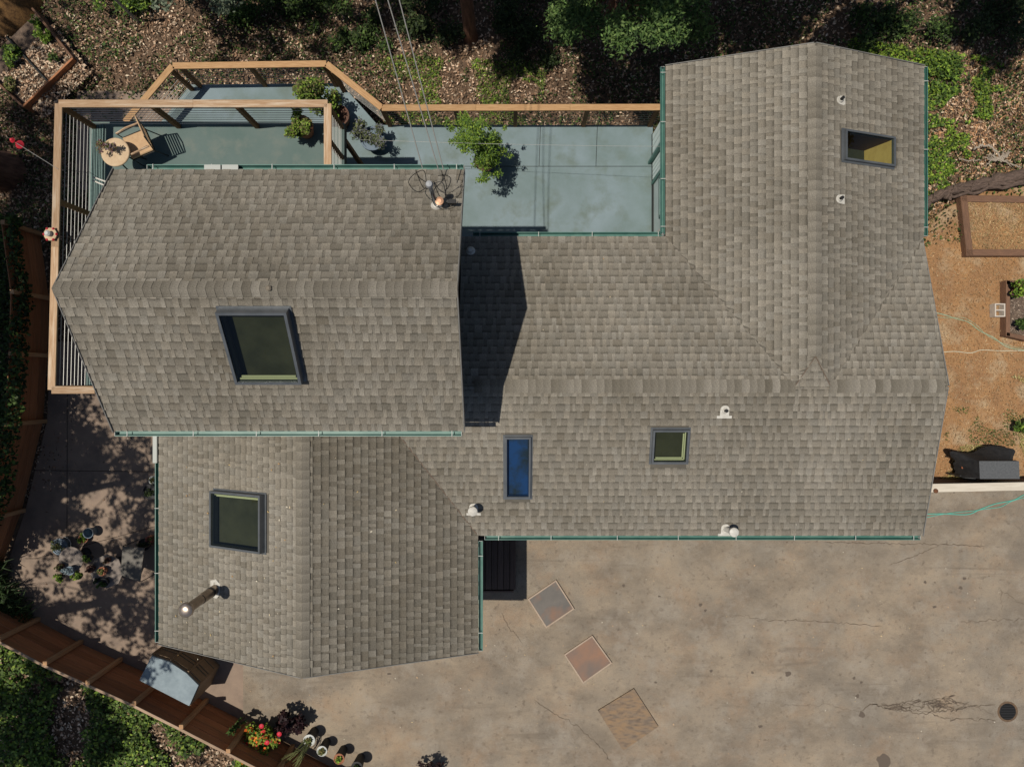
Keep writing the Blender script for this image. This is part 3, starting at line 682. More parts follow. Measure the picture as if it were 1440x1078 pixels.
# service mast, insulator, loops
u, v = pUn.hit(614, 290); c = pUn.P(u, v); mb = MB(); mb.lathe([(.10, -.02), (.09, .02), (.045, .09)], 14, tuple(c))
mast = obj('service_mast', mb, M_white, house, label='electrical service mast near the corner of the upper roof')
mt = at(604, 260, c.z + .62); m2 = MB(); m2.tube([c, mt], .032, 10); obj('conduit', m2, mat('grey_conduit', (.28, .31, .33), rough=.4, metal=.4), mast, smooth=True)
m2 = MB(); m2.lathe([(.05, -.03), (.06, .02), (.045, .07), (.01, .09)], 12, tuple(mt)); obj('weather_head', m2, mat('grey_cap', (.35, .36, .37), rough=.5), mast, smooth=True)
cz = c.z + .30; cp = at(618, 283, cz - .05); m2 = MB(); m2.lathe([(.065, 0), (.065, .02), (.03, .03)], 16, tuple(cp)); obj('copper_disc', m2, M_copper, mast)
def loops(pts, r=.006):
    m_ = MB(); P = [Vector(p) for p in pts]; out = []
    for i in range(len(P) - 1):
        p0, p1, p2, p3 = P[max(i-1, 0)], P[i], P[i+1], P[min(i+2, len(P)-1)]
        for s_ in range(6):
            t = s_ / 6; out.append(.5 * ((2*p1) + (p2-p0)*t + (2*p0-5*p1+4*p2-p3)*t*t + (3*p1-p0-3*p2+p3)*t**3))
    out.append(P[-1]); m_.tube(out, r, 6); return m_
zz = c.z
for pts in ([(604, 259, .6), (588, 270, .5), (575, 258, .4), (580, 247, .35), (596, 240, .35), (600, 262, .6)], [(604, 259, .6), (590, 250, .5), (585, 240, .3), (594, 262, .5), (602, 266, .6)],
            [(606, 262, .6), (612, 280, .3), (618, 288, .22), (632, 284, .2), (636, 278, .18)], [(605, 262, .6), (609, 284, .28), (616, 291, .2), (630, 289, .2), (638, 283, .16)],
            [(623, 245, .5), (628, 262, .35), (626, 274, .3), (632, 282, .2)], [(621, 240, .5), (622, 254, .3), (611, 266, .3), (610, 276, .3)], [(616, 247, .5), (628, 247, .4), (634, 252, .35), (630, 264, .3), (625, 268, .3)]):
    obj('service_wire', loops([at(a, b, zz + h_) for a, b, h_ in pts]), M_black, mast, smooth=True)
m2 = MB(); m2.box(at(630, 288, zz + .12), at(641, 280, zz + .22)); obj('splice_box', m2, M_black, mast)

# power lines going north
def cable(name, pts, r, m, sag=0, n=24, **k):
    P = [Vector(p) for p in pts]; mb = MB(); out = []
    if len(P) == 2:
        for i in range(n + 1):
            t = i / n; q = P[0].lerp(P[1], t); q.z -= sag * 4 * t * (1 - t); out.append(q)
        mb.tube(out, r, 6); return obj(name, mb, m, smooth=True, **k)
    mb = loops(P, r); return obj(name, mb, m, smooth=True, **k)
M_wire = mat('pale_wire', (.35, .34, .31), rough=.5, metal=.3)
for (a, b, za), (c_, d, zb), lab in (((594, 236, 6.0), (527, 0, 7.6), 'westernmost power line, running off over the forest'),
                                  ((617, 240, 6.0), (551, 20, 7.5), 'middle power line, running off over the forest'),
                                  ((624, 240, 6.0), (561, 0, 7.6), 'easternmost power line, running off over the forest')):
    p, q = at(a, b, za), at(c_, d, zb); cable('power_line', [p, p + (q - p) * 3.2], .008, M_wire, .25, label=lab, cat='power line', group='power lines to the service mast')
cable('string_wire', [at(495, 196, 1.9), at(936, 206, 2.4)], .003, M_cable, .08, label='thin white wire strung across the lower deck', cat='wire')

# ------------------------------------------------------------------ decks
def deck(label, loc, floor_px, z, fm, rail_px, posts_px, zr, rm, cabr, sides=None, thick=.22, seams=()):
    t = thing('deck', loc, label, 'deck')
    poly = [tuple(at(x, y, z)[:2]) for x, y in floor_px]
    if sum(a[0]*b[1] - b[0]*a[1] for a, b in zip(poly, poly[1:] + poly[:1])) < 0: poly = poly[::-1]
    mb = MB(); mb.prism(poly, z - .03, z); obj('deck_floor', mb, fm, t)
    m2 = MB(); m2.prism(poly, z - thick, z - .032); obj('deck_frame', m2, M_dark, t)
    for a, b in seams: beam('seam', at(*a, z + .001), at(*b, z + .001), .012, .006, M_dark, t, 0)
    R = [at(x, y, zr) for x, y in rail_px]
    for a, b in zip(R, R[1:]):
        n = max(1, round((b - a).length / 2.3))
        for i in range(n):
            p, q = a.lerp(b, i / n), a.lerp(b, (i + 1) / n); g = (q - p).normalized() * .0015
            e0 = (q - p).normalized() * (.07 if i == 0 else 0); e1 = (q - p).normalized() * (.07 if i == n - 1 else 0)
            beam('top_rail', p - e0 * .0 + g, q - g + e1 * .0, .142, .038, rm, t, .004)
    for (x, y) in posts_px:
        p = at(x, y, zr - .02); beam('post', (p.x, p.y, z - thick), (p.x, p.y, zr - .02), .088, .088, M_post, t)
    nc = 9
    for i in range(nc):
        zc = z + .07 + i * (zr - z - .12) / (nc - .5)
        for a, b in zip(R, R[1:]):
            m_ = MB(); m_.tube([(a.x, a.y, zc), (b.x, b.y, zc)], cabr, 6); obj('cable', m_, M_cable, t)
    return t
upper = deck('upper deck with a pale cedar rail, west of the upper storey', tuple(at(130, 540, 2.5)), [(126, 171), (484, 173), (484, 330), (300, 330), (300, 552), (121, 552)], 2.5, M_deck,
     [(134, 548), (73, 548), (83, 146), (461, 146), (461, 244)], [(76, 545), (78, 410), (81, 283), (86, 150), (214, 149), (333, 149), (461, 150), (461, 238), (120, 548), (461, 196)], 3.55, M_rail, .006)
# legs of the upper deck
for px, py in ((135, 182), (300, 182), (474, 182), (474, 240), (135, 400), (135, 540)):
    p = at(px, py, 2.4); beam('support_post', (p.x, p.y, -1.3), (p.x, p.y, 2.27), .09, .09, M_post, upper)
# green beams of the lower deck
lower = deck('lower deck of pale blue green boards between the two wings', (0, 4.4, 0), [(215, 186), (268, 119), (479, 117), (531, 176), (918, 176), (918, 400), (400, 400), (215, 260)], 0, M_deckL,
     [(176, 172), (243, 93), (459, 90), (537, 152), (934, 151)], [(180, 168), (240, 98), (252, 93), (350, 92), (456, 92), (468, 100), (537, 152), (640, 152), (725, 152), (827, 152), (926, 152)], 1.05, M_railN, .004,
     seams=(((531, 234), (921, 234)), ((760, 178), (758, 234)), ((840, 178), (838, 234))))
for px, py in ((275, 130), (380, 130), (470, 130), (540, 186), (660, 186), (790, 186), (910, 186)):
    p = at(px, py, 0); beam('support_post', (p.x, p.y, -1.5), (p.x, p.y, -.23), .09, .09, M_post, lower)
# slatted bench strip along the west edge of the upper deck
bench = thing('slatted_border', tuple(at(137, 400, 2.5)), 'narrow pale green slatted strip along the west edge of the upper deck', 'slatted strip')
a, b = at(128, 175, 2.515), at(124, 545, 2.515)
for i in range(5):
    o_ = .028 + i * .052; beam('slat', (a.x + o_, a.y, 2.515), (b.x + o_, b.y, 2.515), .044, .024, M_bench, bench, .003)

# ------------------------------------------------------------------ leaves
def quads_mesh(name, V, C, m):
    n = len(V); me = bpy.data.meshes.new(name)
    me.vertices.add(n * 4); me.vertices.foreach_set('co', V.reshape(-1).astype('f'))
    me.loops.add(n * 4); me.loops.foreach_set('vertex_index', np.arange(n * 4, dtype='i'))
    me.polygons.add(n); me.polygons.foreach_set('loop_start', np.arange(0, n * 4, 4, dtype='i'))
    a = me.color_attributes.new('Col', 'FLOAT_COLOR', 'POINT')
    c4 = np.concatenate([np.repeat(C, 4, 0), np.ones((n * 4, 1))], 1); a.data.foreach_set('color', c4.astype('f').ravel())
    me.materials.append(m); me.update(calc_edges=True); return me
def leaf_quads(P, size, up=.6, aspect=.5, fold=0):
    n = len(P); N_ = rng.standard_normal((n, 3)); N_[:, 2] = np.abs(N_[:, 2]) + up * 2; N_ /= np.linalg.norm(N_, axis=1)[:, None]
    A = rng.standard_normal((n, 3)); A -= N_ * (A * N_).sum(1)[:, None]; A /= np.linalg.norm(A, axis=1)[:, None]; B = np.cross(N_, A)
    s = (np.asarray(size) * np.ones(n))[:, None]
    return np.stack([P - A * s * .5, P + B * s * aspect * .5 + A * s * .06, P + A * s * .5, P - B * s * aspect * .5 + A * s * .06], 1)
def pal(cols, n, jit=.18, w=None):
    cols = np.array(cols); idx = rng.choice(len(cols), n, p=w); return cols[idx] * np.clip(1 + jit * rng.standard_normal((n, 1)), .4, 1.8)
G_MID = [(.055, .10, .022), (.08, .14, .03), (.04, .075, .02), (.10, .16, .035)]
G_DARK = [(.03, .05, .018), (.045, .07, .02), (.06, .085, .028), (.02, .035, .012)]
G_BRT = [(.19, .30, .035), (.15, .25, .035), (.28, .38, .06), (.10, .18, .03)]
G_OLV = [(.13, .16, .05), (.18, .19, .06), (.09, .12, .04), (.20, .16, .07)]
def clump_points(clumps, n):
    """clumps: (x,y,z,rx,ry,rz); points spread through each volume with a denser shell"""
    c = np.array(clumps, float); vol = np.prod(c[:, 3:], 1) ** .75; k = rng.choice(len(c), n, p=vol / vol.sum())
    d = rng.standard_normal((n, 3)); d /= np.linalg.norm(d, axis=1)[:, None]; r = rng.random(n) ** .45
    return c[k, :3] + d * r[:, None] * c[k, 3:] * (1 + .15 * rng.standard_normal((n, 1)))
def foliage(name, clumps, n, size, cols, parent=None, up=.5, aspect=.5, jit=.25, **k):
    P = clump_points(clumps, n) - np.array(org(parent)); V = leaf_quads(P, size * rng.uniform(.6, 1.4, n), up, aspect)
    o = link(name, quads_mesh(name, V, pal(cols, n, jit), M_leaf), parent); return tag(o, **k)

# pots and plants
def pot_plant(name, base, r, h, pm, cols, spread, hgt, n, size, label, cat='potted plant', group=None, lean=(0, 0), aspect=.5, up=.5, rim=True):
    t = thing(name, tuple(base), label, cat, group); b = Vector(base)
    mb = MB(); mb.lathe([(r*.68, 0), (r*.95, h*.8), (r*1.05, h*.82), (r*1.05, h), (r*.9, h), (r*.88, h*.9)], 20, tuple(b)); obj('pot', mb, M_pots[pm], t, smooth=True)
    ms = MB(); ms.lathe([(r*.89, h*.86), (r*.89, h*.88), (.01, h*.9)], 16, tuple(b)); obj('soil', ms, M_soil, t)
    cl = []
    for i in range(9):
        a = random.uniform(0, 6.28); q = random.uniform(0, 1) ** .6 * spread
        cl.append((b.x + lean[0] + q * math.cos(a), b.y + lean[1] + q * math.sin(a), b.z + h + random.uniform(.1, .9) * hgt, spread * .35, spread * .35, hgt * .35))
    foliage('foliage', cl, n, size, cols, t, up, aspect)
    st = MB()
    for c_ in cl[:6]: st.tube([(b.x, b.y, b.z + h*.85), ((b.x + c_[0])/2, (b.y + c_[1])/2, b.z + h + hgt*.15), (c_[0], c_[1], c_[2])], [.008, .006, .003], 5)
    obj('stem', st, M_log, t); return t
pot_plant('potted_plant', at(432, 186, 2.5), .20, .34, 'terra', G_BRT + G_OLV, .27, .30, 1700, .06, 'leafy green plant in a terracotta pot on the upper deck', lean=(0, -.08))
pot_plant('potted_tree', at(482, 172, 0), .24, .42, 'brown', G_BRT + G_OLV, .50, 1.1, 3000, .07, 'spreading green shrub in a brown pot under the corner of the upper rail', lean=(-.35, .2), group=None)
pot_plant('potted_plant', at(528, 203, 0), .27, .40, 'blue', [(.10, .14, .05), (.16, .17, .20), (.13, .15, .08), (.2, .2, .24), (.18, .2, .08)], .38, .45, 2000, .05, 'loose grey green plant with bluish flowers in a blue pot on the lower deck')
# little tree on the lower deck
tr = thing('potted_tree', tuple(at(683, 232, 0)), 'feathery bright green maple in a pot in the middle of the lower deck', 'tree'); b = at(683, 232, 0)
mb = MB(); mb.lathe([(.16, 0), (.24, .30), (.26, .34), (.22, .34)], 20, tuple(b)); obj('pot', mb, M_pots['brown'], tr, smooth=True)
cl = []; mb = MB()
for dx, dy, z_, r_ in ((-.25, .30, 1.5, .20), (-.05, .15, 1.7, .25), (.10, -.05, 1.5, .28), (-.15, -.10, 1.9, .26), (.05, -.35, 1.5, .22), (.25, -.20, 1.2, .2), (-.35, .0, 1.6, .2), (-.3, .5, 1.4, .16), (.3, .15, 1.2, .18), (.12, -.6, 1.3, .14), (-.05, .45, 1.2, .15), (.35, -.45, 1.0, .12), (-.55, .35, 1.3, .10), (.45, .0, .95, .12)):
    p = Vector((b.x + dx - .08, b.y + dy, z_)); p.x = b.x + (p.x - b.x) * 1.12; p.y = b.y + (p.y - b.y) * 1.12; cl.append((p.x, p.y, p.z, r_, r_, r_ * .8)); mb.tube([(b.x, b.y, .3), (b.x + dx*.3, b.y + dy*.3, .8), tuple(p)], [.028, .016, .005], 6)
obj('trunk', mb, M_log, tr); cl += [(c_[0] + random.gauss(0, .13), c_[1] + random.gauss(0, .13), c_[2] + random.gauss(0, .15), .07, .07, .05) for c_ in cl for _ in range(3)]
foliage('crown', cl, 5200, .062, G_BRT + [(.10, .18, .04), (.075, .13, .035)], tr, .5, .36)

# table, pot, chair on the upper deck
tb = at(162, 214, 3.2); t = thing('side_table', (tb.x, tb.y, 2.5), 'round tan patio table at the west end of the upper deck', 'table')
mb = MB(); mb.lathe([(.26, 0), (.275, .01), (.275, .03), (.265, .04)], 32, (tb.x, tb.y, 3.17)); obj('table_top', mb, M_table, t)
for k in range(3):
    a = k * 2.09 + .4; m_ = MB(); m_.tube([(tb.x + .10*math.cos(a), tb.y + .10*math.sin(a), 3.17), (tb.x + .24*math.cos(a), tb.y + .24*math.sin(a), 2.5)], .014, 6); obj('leg', m_, M_iron, t)
pot_plant('potted_plant', (tb.x - .06, tb.y + .07, 3.212), .06, .10, 'white', [(.13, .16, .04), (.2, .1, .1), (.16, .10, .05), (.3, .22, .24)], .17, .16, 420, .04, 'small purple and green plant on the round tan table')
cc = at(213, 212, 2.5); ch = thing('patio_chair', (cc.x, cc.y, 2.5), 'tan cushioned metal chair facing the round table on the upper deck', 'chair')
an = math.radians(24)
def R2(x, y, z): return Vector((cc.x + x*math.cos(an) - y*math.sin(an), cc.y + x*math.sin(an) + y*math.cos(an), 2.5 + z))
beam('seat_cushion', R2(-.26, 0, .44), R2(.20, 0, .42), .46, .06, M_tan, ch, .015)
beam('seat_frame', R2(-.27, 0, .395), R2(.21, 0, .385), .49, .02, M_iron, ch, .003)
for y_ in (-.23, .23):
    for pts in ([R2(-.26, y_, 0), R2(-.26, y_, .62), R2(.20, y_, .66)], [R2(.27, y_, 0), R2(.19, y_, .40), R2(.32, y_ * .9, .98)]):
        m_ = MB(); m_.tube(pts, .012, 6); obj('leg', m_, M_iron, ch)
    m_ = MB(); m_.tube([R2(-.27, y_*1.06, .635), R2(-.05, y_*1.1, .67), R2(.22, y_*1.06, .66)], .02, 6); obj('armrest', m_, M_rail, ch)
for i in range(6):
    q = .03 + i * .09; beam('back_slat', R2(.195 + q*.23, -.21, .43 + q), R2(.195 + q*.23, .21, .43 + q), .012, .045, M_tan if i < 3 else M_iron, ch, 0, up=(0.2, 0, 1))
m_ = MB(); m_.tube([R2(.32, -.207, .98), R2(.335, 0, 1.02), R2(.32, .207, .98)], .014, 6); obj('back_rail', m_, M_tan, ch)
# white corner shelf by the eave
sh = thing('corner_shelf', tuple(at(146, 252, 2.75)), 'small white open frame leaning at the corner of the eave', 'shelf')
for a, b in (((159, 238, 3.1), (150, 256, 2.85)), ((150, 256, 2.85), (131, 249, 2.85)), ((150, 262, 2.86), (131, 254, 2.86))):
    beam('frame_bar', at(*a), at(*b), .03, .03, M_white, sh)
# feeder on the west rail and a hanging feeder
p = at(73, 330, 3.575); f = thing('bird_feeder', tuple(p), 'round glass bird feeder with red ports on the west rail', 'bird feeder')
mb = MB(); mb.lathe([(.06, 0), (.115, .02), (.12, .05), (.09, .06)], 20, tuple(p)); obj('dish', mb, M_table, f, smooth=True)
mb = MB(); mb.lathe([(.05, .06), (.055, .13), (.03, .16)], 16, tuple(p)); obj('dome', mb, M_pots['white'], f, smooth=True)
for k in range(6):
    a = k * 1.047; mb = MB(); mb.lathe([(.01, .04), (.026, .05), (.01, .075)], 8, (p.x + .115*math.cos(a), p.y + .115*math.sin(a), p.z)); obj('port', mb, M_red, f)
p = at(27, 203, 3.4); f = thing('hummingbird_feeder', tuple(p), 'red hanging feeder on a line beside the redwood trunk', 'bird feeder')
mb = MB(); mb.lathe([(.03, -.06), (.075, -.04), (.08, -.01), (.03, .05), (.01, .09)], 14, tuple(p)); obj('feeder_body', mb, M_red, f, smooth=True)
p2 = at(17, 197, 3.4); mb = MB(); mb.lathe([(.02, -.03), (.05, -.01), (.02, .04)], 12, tuple(p2)); obj('feeder_flower', mb, M_red, f, smooth=True)
mb = MB(); mb.tube([p + Vector((0, 0, .08)), at(82, 238, 3.58)], .005, 5); obj('line', mb, M_cable, f)

# ------------------------------------------------------------------ patio furniture and pots
ZP = -.26
def rtable(px, py, r, m, label, h=.7, n=28):
    c = at(px, py, ZP + h); t = thing('patio_table', (c.x, c.y, ZP), label, 'table'); mb = MB()
    mb.lathe([(r*.96, -.03), (r, -.02), (r, 0), (r*.98, .008)], n, tuple(c)); obj('table_top', mb, m, t)
    mb = MB(); mb.lathe([(r*.5, 0), (r*.45, .04), (.05, .08), (.045, h-.08), (r*.4, h-.03)], 14, (c.x, c.y, ZP)); obj('pedestal', mb, M_iron, t); return c
ta = rtable(100, 786, .29, M_stone, 'round mottled stone table covered in small pots', .55)
tb2 = rtable(150, 803, .40, M_stone, 'larger faceted stone table with four dark pots', .60, 8)
i = 0
for px, py, z_, r, pm, cols, lab, sp, n in (
    (93, 765, .0, .19, 'blue', G_OLV, 'wide blue grey pot with a wire hoop, north of the round stone table', .16, 260),
    (122, 755, .0, .11, 'terra', G_BRT, 'clay pot of bright green leaves between the wide blue pot and the empty bucket', .11, 200),
    (88, 795, .56, .08, 'brown', G_OLV, 'small brown pot near the west edge of the round stone table', .08, 90),
    (103, 800, .56, .10, 'blue', [(.2, .27, .3), (.12, .17, .2), (.3, .36, .38)], 'silvery blue succulent on the south side of the round stone table', .12, 260),
    (88, 810, .3, .08, 'black', G_BRT, 'yellow green tuft in a black pot southwest of the round stone table', .11, 220),
    (114, 808, .3, .08, 'black', G_BRT, 'yellow green tuft between the two stone tables', .12, 240),
    (128, 783, .61, .09, 'black', G_MID + G_BRT, 'green potted plant on the north corner of the faceted stone table', .10, 160),
    (131, 798, .61, .09, 'brown', [(.06, .03, .03), (.1, .05, .04)], 'dark brown pot on the west side of the faceted stone table', .06, 60),
    (148, 801, .61, .10, 'terra', G_OLV, 'terracotta pot in the middle of the faceted stone table', .07, 90),
    (154, 786, .61, .07, 'brown', [(.09, .04, .03), (.07, .06, .03)], 'small brown pot on the northeast side of the faceted stone table', .06, 70),
    (150, 817, .61, .10, 'black', G_MID, 'black pot with a green plant at the south edge of the faceted stone table', .08, 120),
    (139, 814, .61, .06, 'black', G_DARK, 'tiny dark pot at the southwest edge of the faceted stone table', .04, 40),
    (218, 689, .0, .17, 'black', G_DARK, 'black pot against the west wall under the gutter, nearest the upper storey', .12, 120),
    (208, 763, .0, .14, 'black', G_DARK, 'black pot against the west wall beside a rosy plant', .1, 100),
    (218, 757, .0, .12, 'terra', [(.25, .08, .07), (.15, .2, .05)], 'clay pot with a rosy plant under the west gutter', .12, 150),
    (219, 674, .0, .10, 'white', G_OLV, 'pale pot under the west gutter', .08, 60)):
    pot_plant('potted_plant', at(px, py, ZP + z_ + .004), r, r * 1.3, pm, cols, sp, .14, n, .05, lab, group='pots on the concrete patio')
p = at(133, 746, ZP); t = thing('bucket', tuple(p), 'empty blue grey bucket beside the potted plants', 'bucket'); mb = MB(); mb.lathe([(.09, 0), (.115, .26), (.125, .26), (.11, .25), (.085, .02), (.01, .02)], 20, tuple(p)); obj('body', mb, M_pots['blue'], t, smooth=True)
mb = MB(); mb.tube([(p.x + .118*math.cos(a), p.y + .118*math.sin(a), p.z + .26) for a in np.linspace(0, 3.14, 9)], .005, 5); obj('handle', mb, M_iron, t)
p = at(88, 766, ZP + .3); mb = MB(); mb.tube([(p.x + .2*math.cos(a), p.y + .2*math.sin(a), p.z) for a in np.linspace(0, 6.2, 25)], .008, 5); tag(obj('wire_hoop', mb, M_cable), 'round wire hoop around the wide blue grey pot', 'hoop')
# dark panel on legs, added to stand for a table's shadow on the patio
c = at(190, 790, .35); t = thing('table_shadow', (c.x, c.y, ZP), 'grey panel on thin legs standing for a table shadow between the pots and the wall', 'table')
mb = MB(); P_ = [at(x, y, .35) for x, y in ((172, 768), (203, 770), (197, 818), (170, 808))]; mb.prism([tuple(q[:2]) for q in P_][::-1], .33, .35); obj('table_top', mb, mat('shadow_panel', (.13, .115, .095), (.10, .09, .075), scale=3, rough=.5), t)
for q in P_:
    m_ = MB(); m_.tube([(q.x*.998, q.y*.998, ZP), (q.x, q.y, .33)], .01, 6); obj('leg', m_, M_iron, t)

# storage box
def storage():
    zt = .85; lid = [at(x, y, zt) for x, y in ((213, 922), (238, 930), (262, 946), (279, 963), (266, 992), (196, 956))]
    t = thing('storage_box', (lid[0].x + .2, lid[0].y - .3, ZP), 'tan resin storage box with a bowed back and blue grey lid beside the fence', 'storage box')
    mb = MB(); n = len(lid); cen = sum(lid, Vector()) / n
    mb.prism([tuple(q[:2]) for q in lid][::-1], zt - .05, zt); obj('lid', mb, M_lid, t)
    ins = [cen + (q - cen) * 1.02 for q in lid]; mb = MB(); mb.prism([tuple(q[:2]) for q in ins][::-1], ZP, zt - .055); obj('body', mb, M_shed, t)
    for a, b in zip(ins[:3], ins[1:4]):
        d = (b - a).normalized(); o_ = Vector((-d.y, d.x, 0)); o_ = o_ if (a - cen).dot(o_) > 0 else -o_
        for f0, f1 in ((.08, .92),):
            for z0 in (.0, .42):
                p, q = a.lerp(b, f0) + o_ * .006, a.lerp(b, f1) + o_ * .006
                for zz_ in (z0, z0 + .30): beam('rib', (p.x, p.y, zz_), (q.x, q.y, zz_), .03, .03, M_shed, t)
        p = a + o_*.006; beam('rib', (p.x, p.y, ZP + .02), (p.x, p.y, zt - .06), .04, .04, M_shed, t)
storage()

# ------------------------------------------------------------------ wooden fence round the patio
def fence(bases, label, z0=-.26, h=1.26, nb=5, cap=True, gate=None, ends=(True, True), loc=None, inner_side=1):
    B = [Vector((p[0], p[1], z0)) for p in bases]
    t = thing('fence', tuple(B[0]), label, 'fence')
    for i, p in enumerate(B):
        beam('post', p, p + Vector((0, 0, h + .05)), .095, .095, M_fpost, t)
    for a, b in zip(B, B[1:]):
        d = (b - a).normalized(); o_ = Vector((-d.y, d.x, 0)) * (-.062 * inner_side); bh = h / nb
        for i in range(nb):
            z_ = z0 + bh * (i + .5); wob = random.gauss(0, .004)
            beam('fence_board', (a.x + o_.x*(1+wob), a.y + o_.y, z_), (b.x + o_.x, b.y + o_.y, z_ + wob), .022, bh - .012, M_fence, t, .003)
        if cap: beam('cap_rail', (a.x + o_.x*1.3, a.y + o_.y*1.3, z0 + h + .008), (b.x + o_.x*1.3, b.y + o_.y*1.3, z0 + h + .008), .06, .022, M_fcap, t, .003)
    return t
def tb_(x, y): q = at(x, y, 1.0); return (q.x, q.y)
fence([tb_(*p) for p in ((-62, 862), (0, 897), (65, 931), (125, 958), (190, 987), (256, 1020), (322, 1054), (388, 1088), (455, 1124), (520, 1150))], 'reddish plank fence along the southwest edge of the patio', inner_side=1)
fence([tuple(at(*p, -.26)[:2]) for p in ((-25, 850), (4, 800), (34, 717), (64, 592), (70, 500), (72, 420), (60, 330))], 'reddish plank fence along the west side of the patio, under the ivy', inner_side=-1, cap=False)

# white topped low wall by the yard and its brown face
t = thing('garden_fence', tuple(at(1310, 676, -.24)), 'low brown board fence with a broad white top along the driveway', 'fence')
a0, a1 = at(1296, 686, .72), at(1500, 682, .55)
beam('cap_board', a0, a1, .19, .05, mat('white_board', (.66, .60, .50), (.55, .49, .40), scale=5, stretch=(.5, 6, 6), rough=.7), t)
for i in range(4):
    z_ = -.15 + i * .215; beam('fence_board', (a0.x, a0.y + .05, z_), (a1.x, a1.y + .05, z_ - .03), .03, .20, M_porch, t)
p = at(1316, 690, .76); mb = MB(); mb.lathe([(.05, 0), (.05, .03), (.02, .05)], 10, (p.x, p.y, .745)); obj('post_stub', mb, mat('rust_brown', (.14, .06, .03), rough=.8), t)

# driveway covers
def cover(pts, mtop, mframe, label, h=.05):
    P_ = [at(x, y, ZD + h) for x, y in pts]; c = sum(P_, Vector()) / 4; t = thing('utility_cover', (c.x, c.y, ZD), label, 'cover', 'covers set askew in the driveway')
    fw = .035
    e = (P_[1] - P_[0]).normalized(); me = MB()
    inn = [c + (q - c) * (1 - fw / (q - c).length * 1.5) for q in P_]
    me.prism([tuple(q[:2]) for q in inn][::-1], ZD, ZD + h - .008); o = obj('plate', me, mtop, t)
    if mframe:
        for a, b in zip(P_, P_[1:] + P_[:1]):
            d = (b - a).normalized(); n = Vector((-d.y, d.x, 0)); n = n if (c - a).dot(n) > 0 else -n
            beam('frame_bar', a + n*fw/2 + Vector((0, 0, -h/2)), b + n*fw/2 + Vector((0, 0, -h/2)) - d*.036, fw, h, mframe, t, .003)
    return t
cover([(742, 842), (782, 815), (808, 856), (768, 883)], M_plate, M_plframe, 'grey steel cover with a pale frame, nearest the porch shadow')
cover([(793, 920), (833, 893), (861, 932), (820, 961)], M_platr, M_plframe, 'rust red cover with a pale frame, middle of the three')
cover([(838, 998), (892, 965), (929, 1022), (876, 1058)], M_ply, None, 'weathered brown board cover, largest of the three', .05)
# drain
p = at(1417, 1000, ZD); t = thing('drain', tuple(p), 'dark round drain grate in cracked asphalt at the right edge', 'drain'); mb = MB(); mb.lathe([(.20, 0), (.19, .008), (.01, .008)], 14, tuple(p)); obj('pit', mb, M_black, t)
mb = MB(); mb.lathe([(.25, 0), (.24, .006), (.205, .006), (.20, 0)], 20, tuple(p)); obj('collar', mb, mat('rust_collar', (.17, .11, .065), (.10, .07, .05), scale=14, rough=.95), t)
for k in range(6):
    q = -.15 + k*.06; hw = math.sqrt(.19**2 - q*q) - .01; beam('grate_bar', (p.x - hw, p.y + q, ZD + .016), (p.x + hw, p.y + q, ZD + .016), .016, .012, M_iron, t, 0)

# porch boards in the shade of the wing
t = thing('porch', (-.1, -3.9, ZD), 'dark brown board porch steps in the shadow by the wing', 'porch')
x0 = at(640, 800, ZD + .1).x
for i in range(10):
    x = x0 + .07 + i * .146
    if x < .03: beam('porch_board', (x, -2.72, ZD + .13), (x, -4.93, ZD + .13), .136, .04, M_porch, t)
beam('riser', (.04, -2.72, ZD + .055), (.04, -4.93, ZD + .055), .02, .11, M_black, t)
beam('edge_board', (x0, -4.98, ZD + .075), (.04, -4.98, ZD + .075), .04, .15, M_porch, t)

# ------------------------------------------------------------------ east yard
def bed(label, pts, zt, w, m=M_wood_bed, closed=False):
    P_ = [at(x, y, zt) for x, y in pts]; t = thing('raised_bed', (P_[0].x, P_[0].y, -.24), label, 'garden bed')
    for a, b in zip(P_, P_[1:] + (P_[:1] if closed else [])):
        d = (b - a).normalized() * (w / 2); hh = zt + .26; beam('timber', a - d + Vector((0, 0, -hh/2)), b + d + Vector((0, 0, -hh/2)), w, hh, m, t, .01)
    return t, P_
t, P_ = bed('timber framed bed of dry grass beside the fallen log', [(1500, 281), (1356, 279), (1364, 355), (1500, 355)], -.05, .16)
bed_ne = (t, P_); mb = MB(); mb.prism([tuple(q[:2]) for q in P_][::1], -.3, -.10) ; o = obj('bed_fill', mb, M_dirt, t)
bm = bmesh.new(); bm.from_mesh(o.data); bmesh.ops.recalc_face_normals(bm, faces=bm.faces); bm.to_mesh(o.data); bm.free()
t, P_ = bed('timber edged bed of grey soil with leafy plants at the right edge', [(1500, 397), (1418, 397), (1418, 470), (1445, 476), (1500, 470)], -.02, .10)
bed_e = (t, P_); mb = MB(); mb.prism([tuple(q[:2]) for q in P_][::1], -.3, -.12); o = obj('bed_fill', mb, M_soil, t)
bm = bmesh.new(); bm.from_mesh(o.data); bmesh.ops.recalc_face_normals(bm, faces=bm.faces); bm.to_mesh(o.data); bm.free()
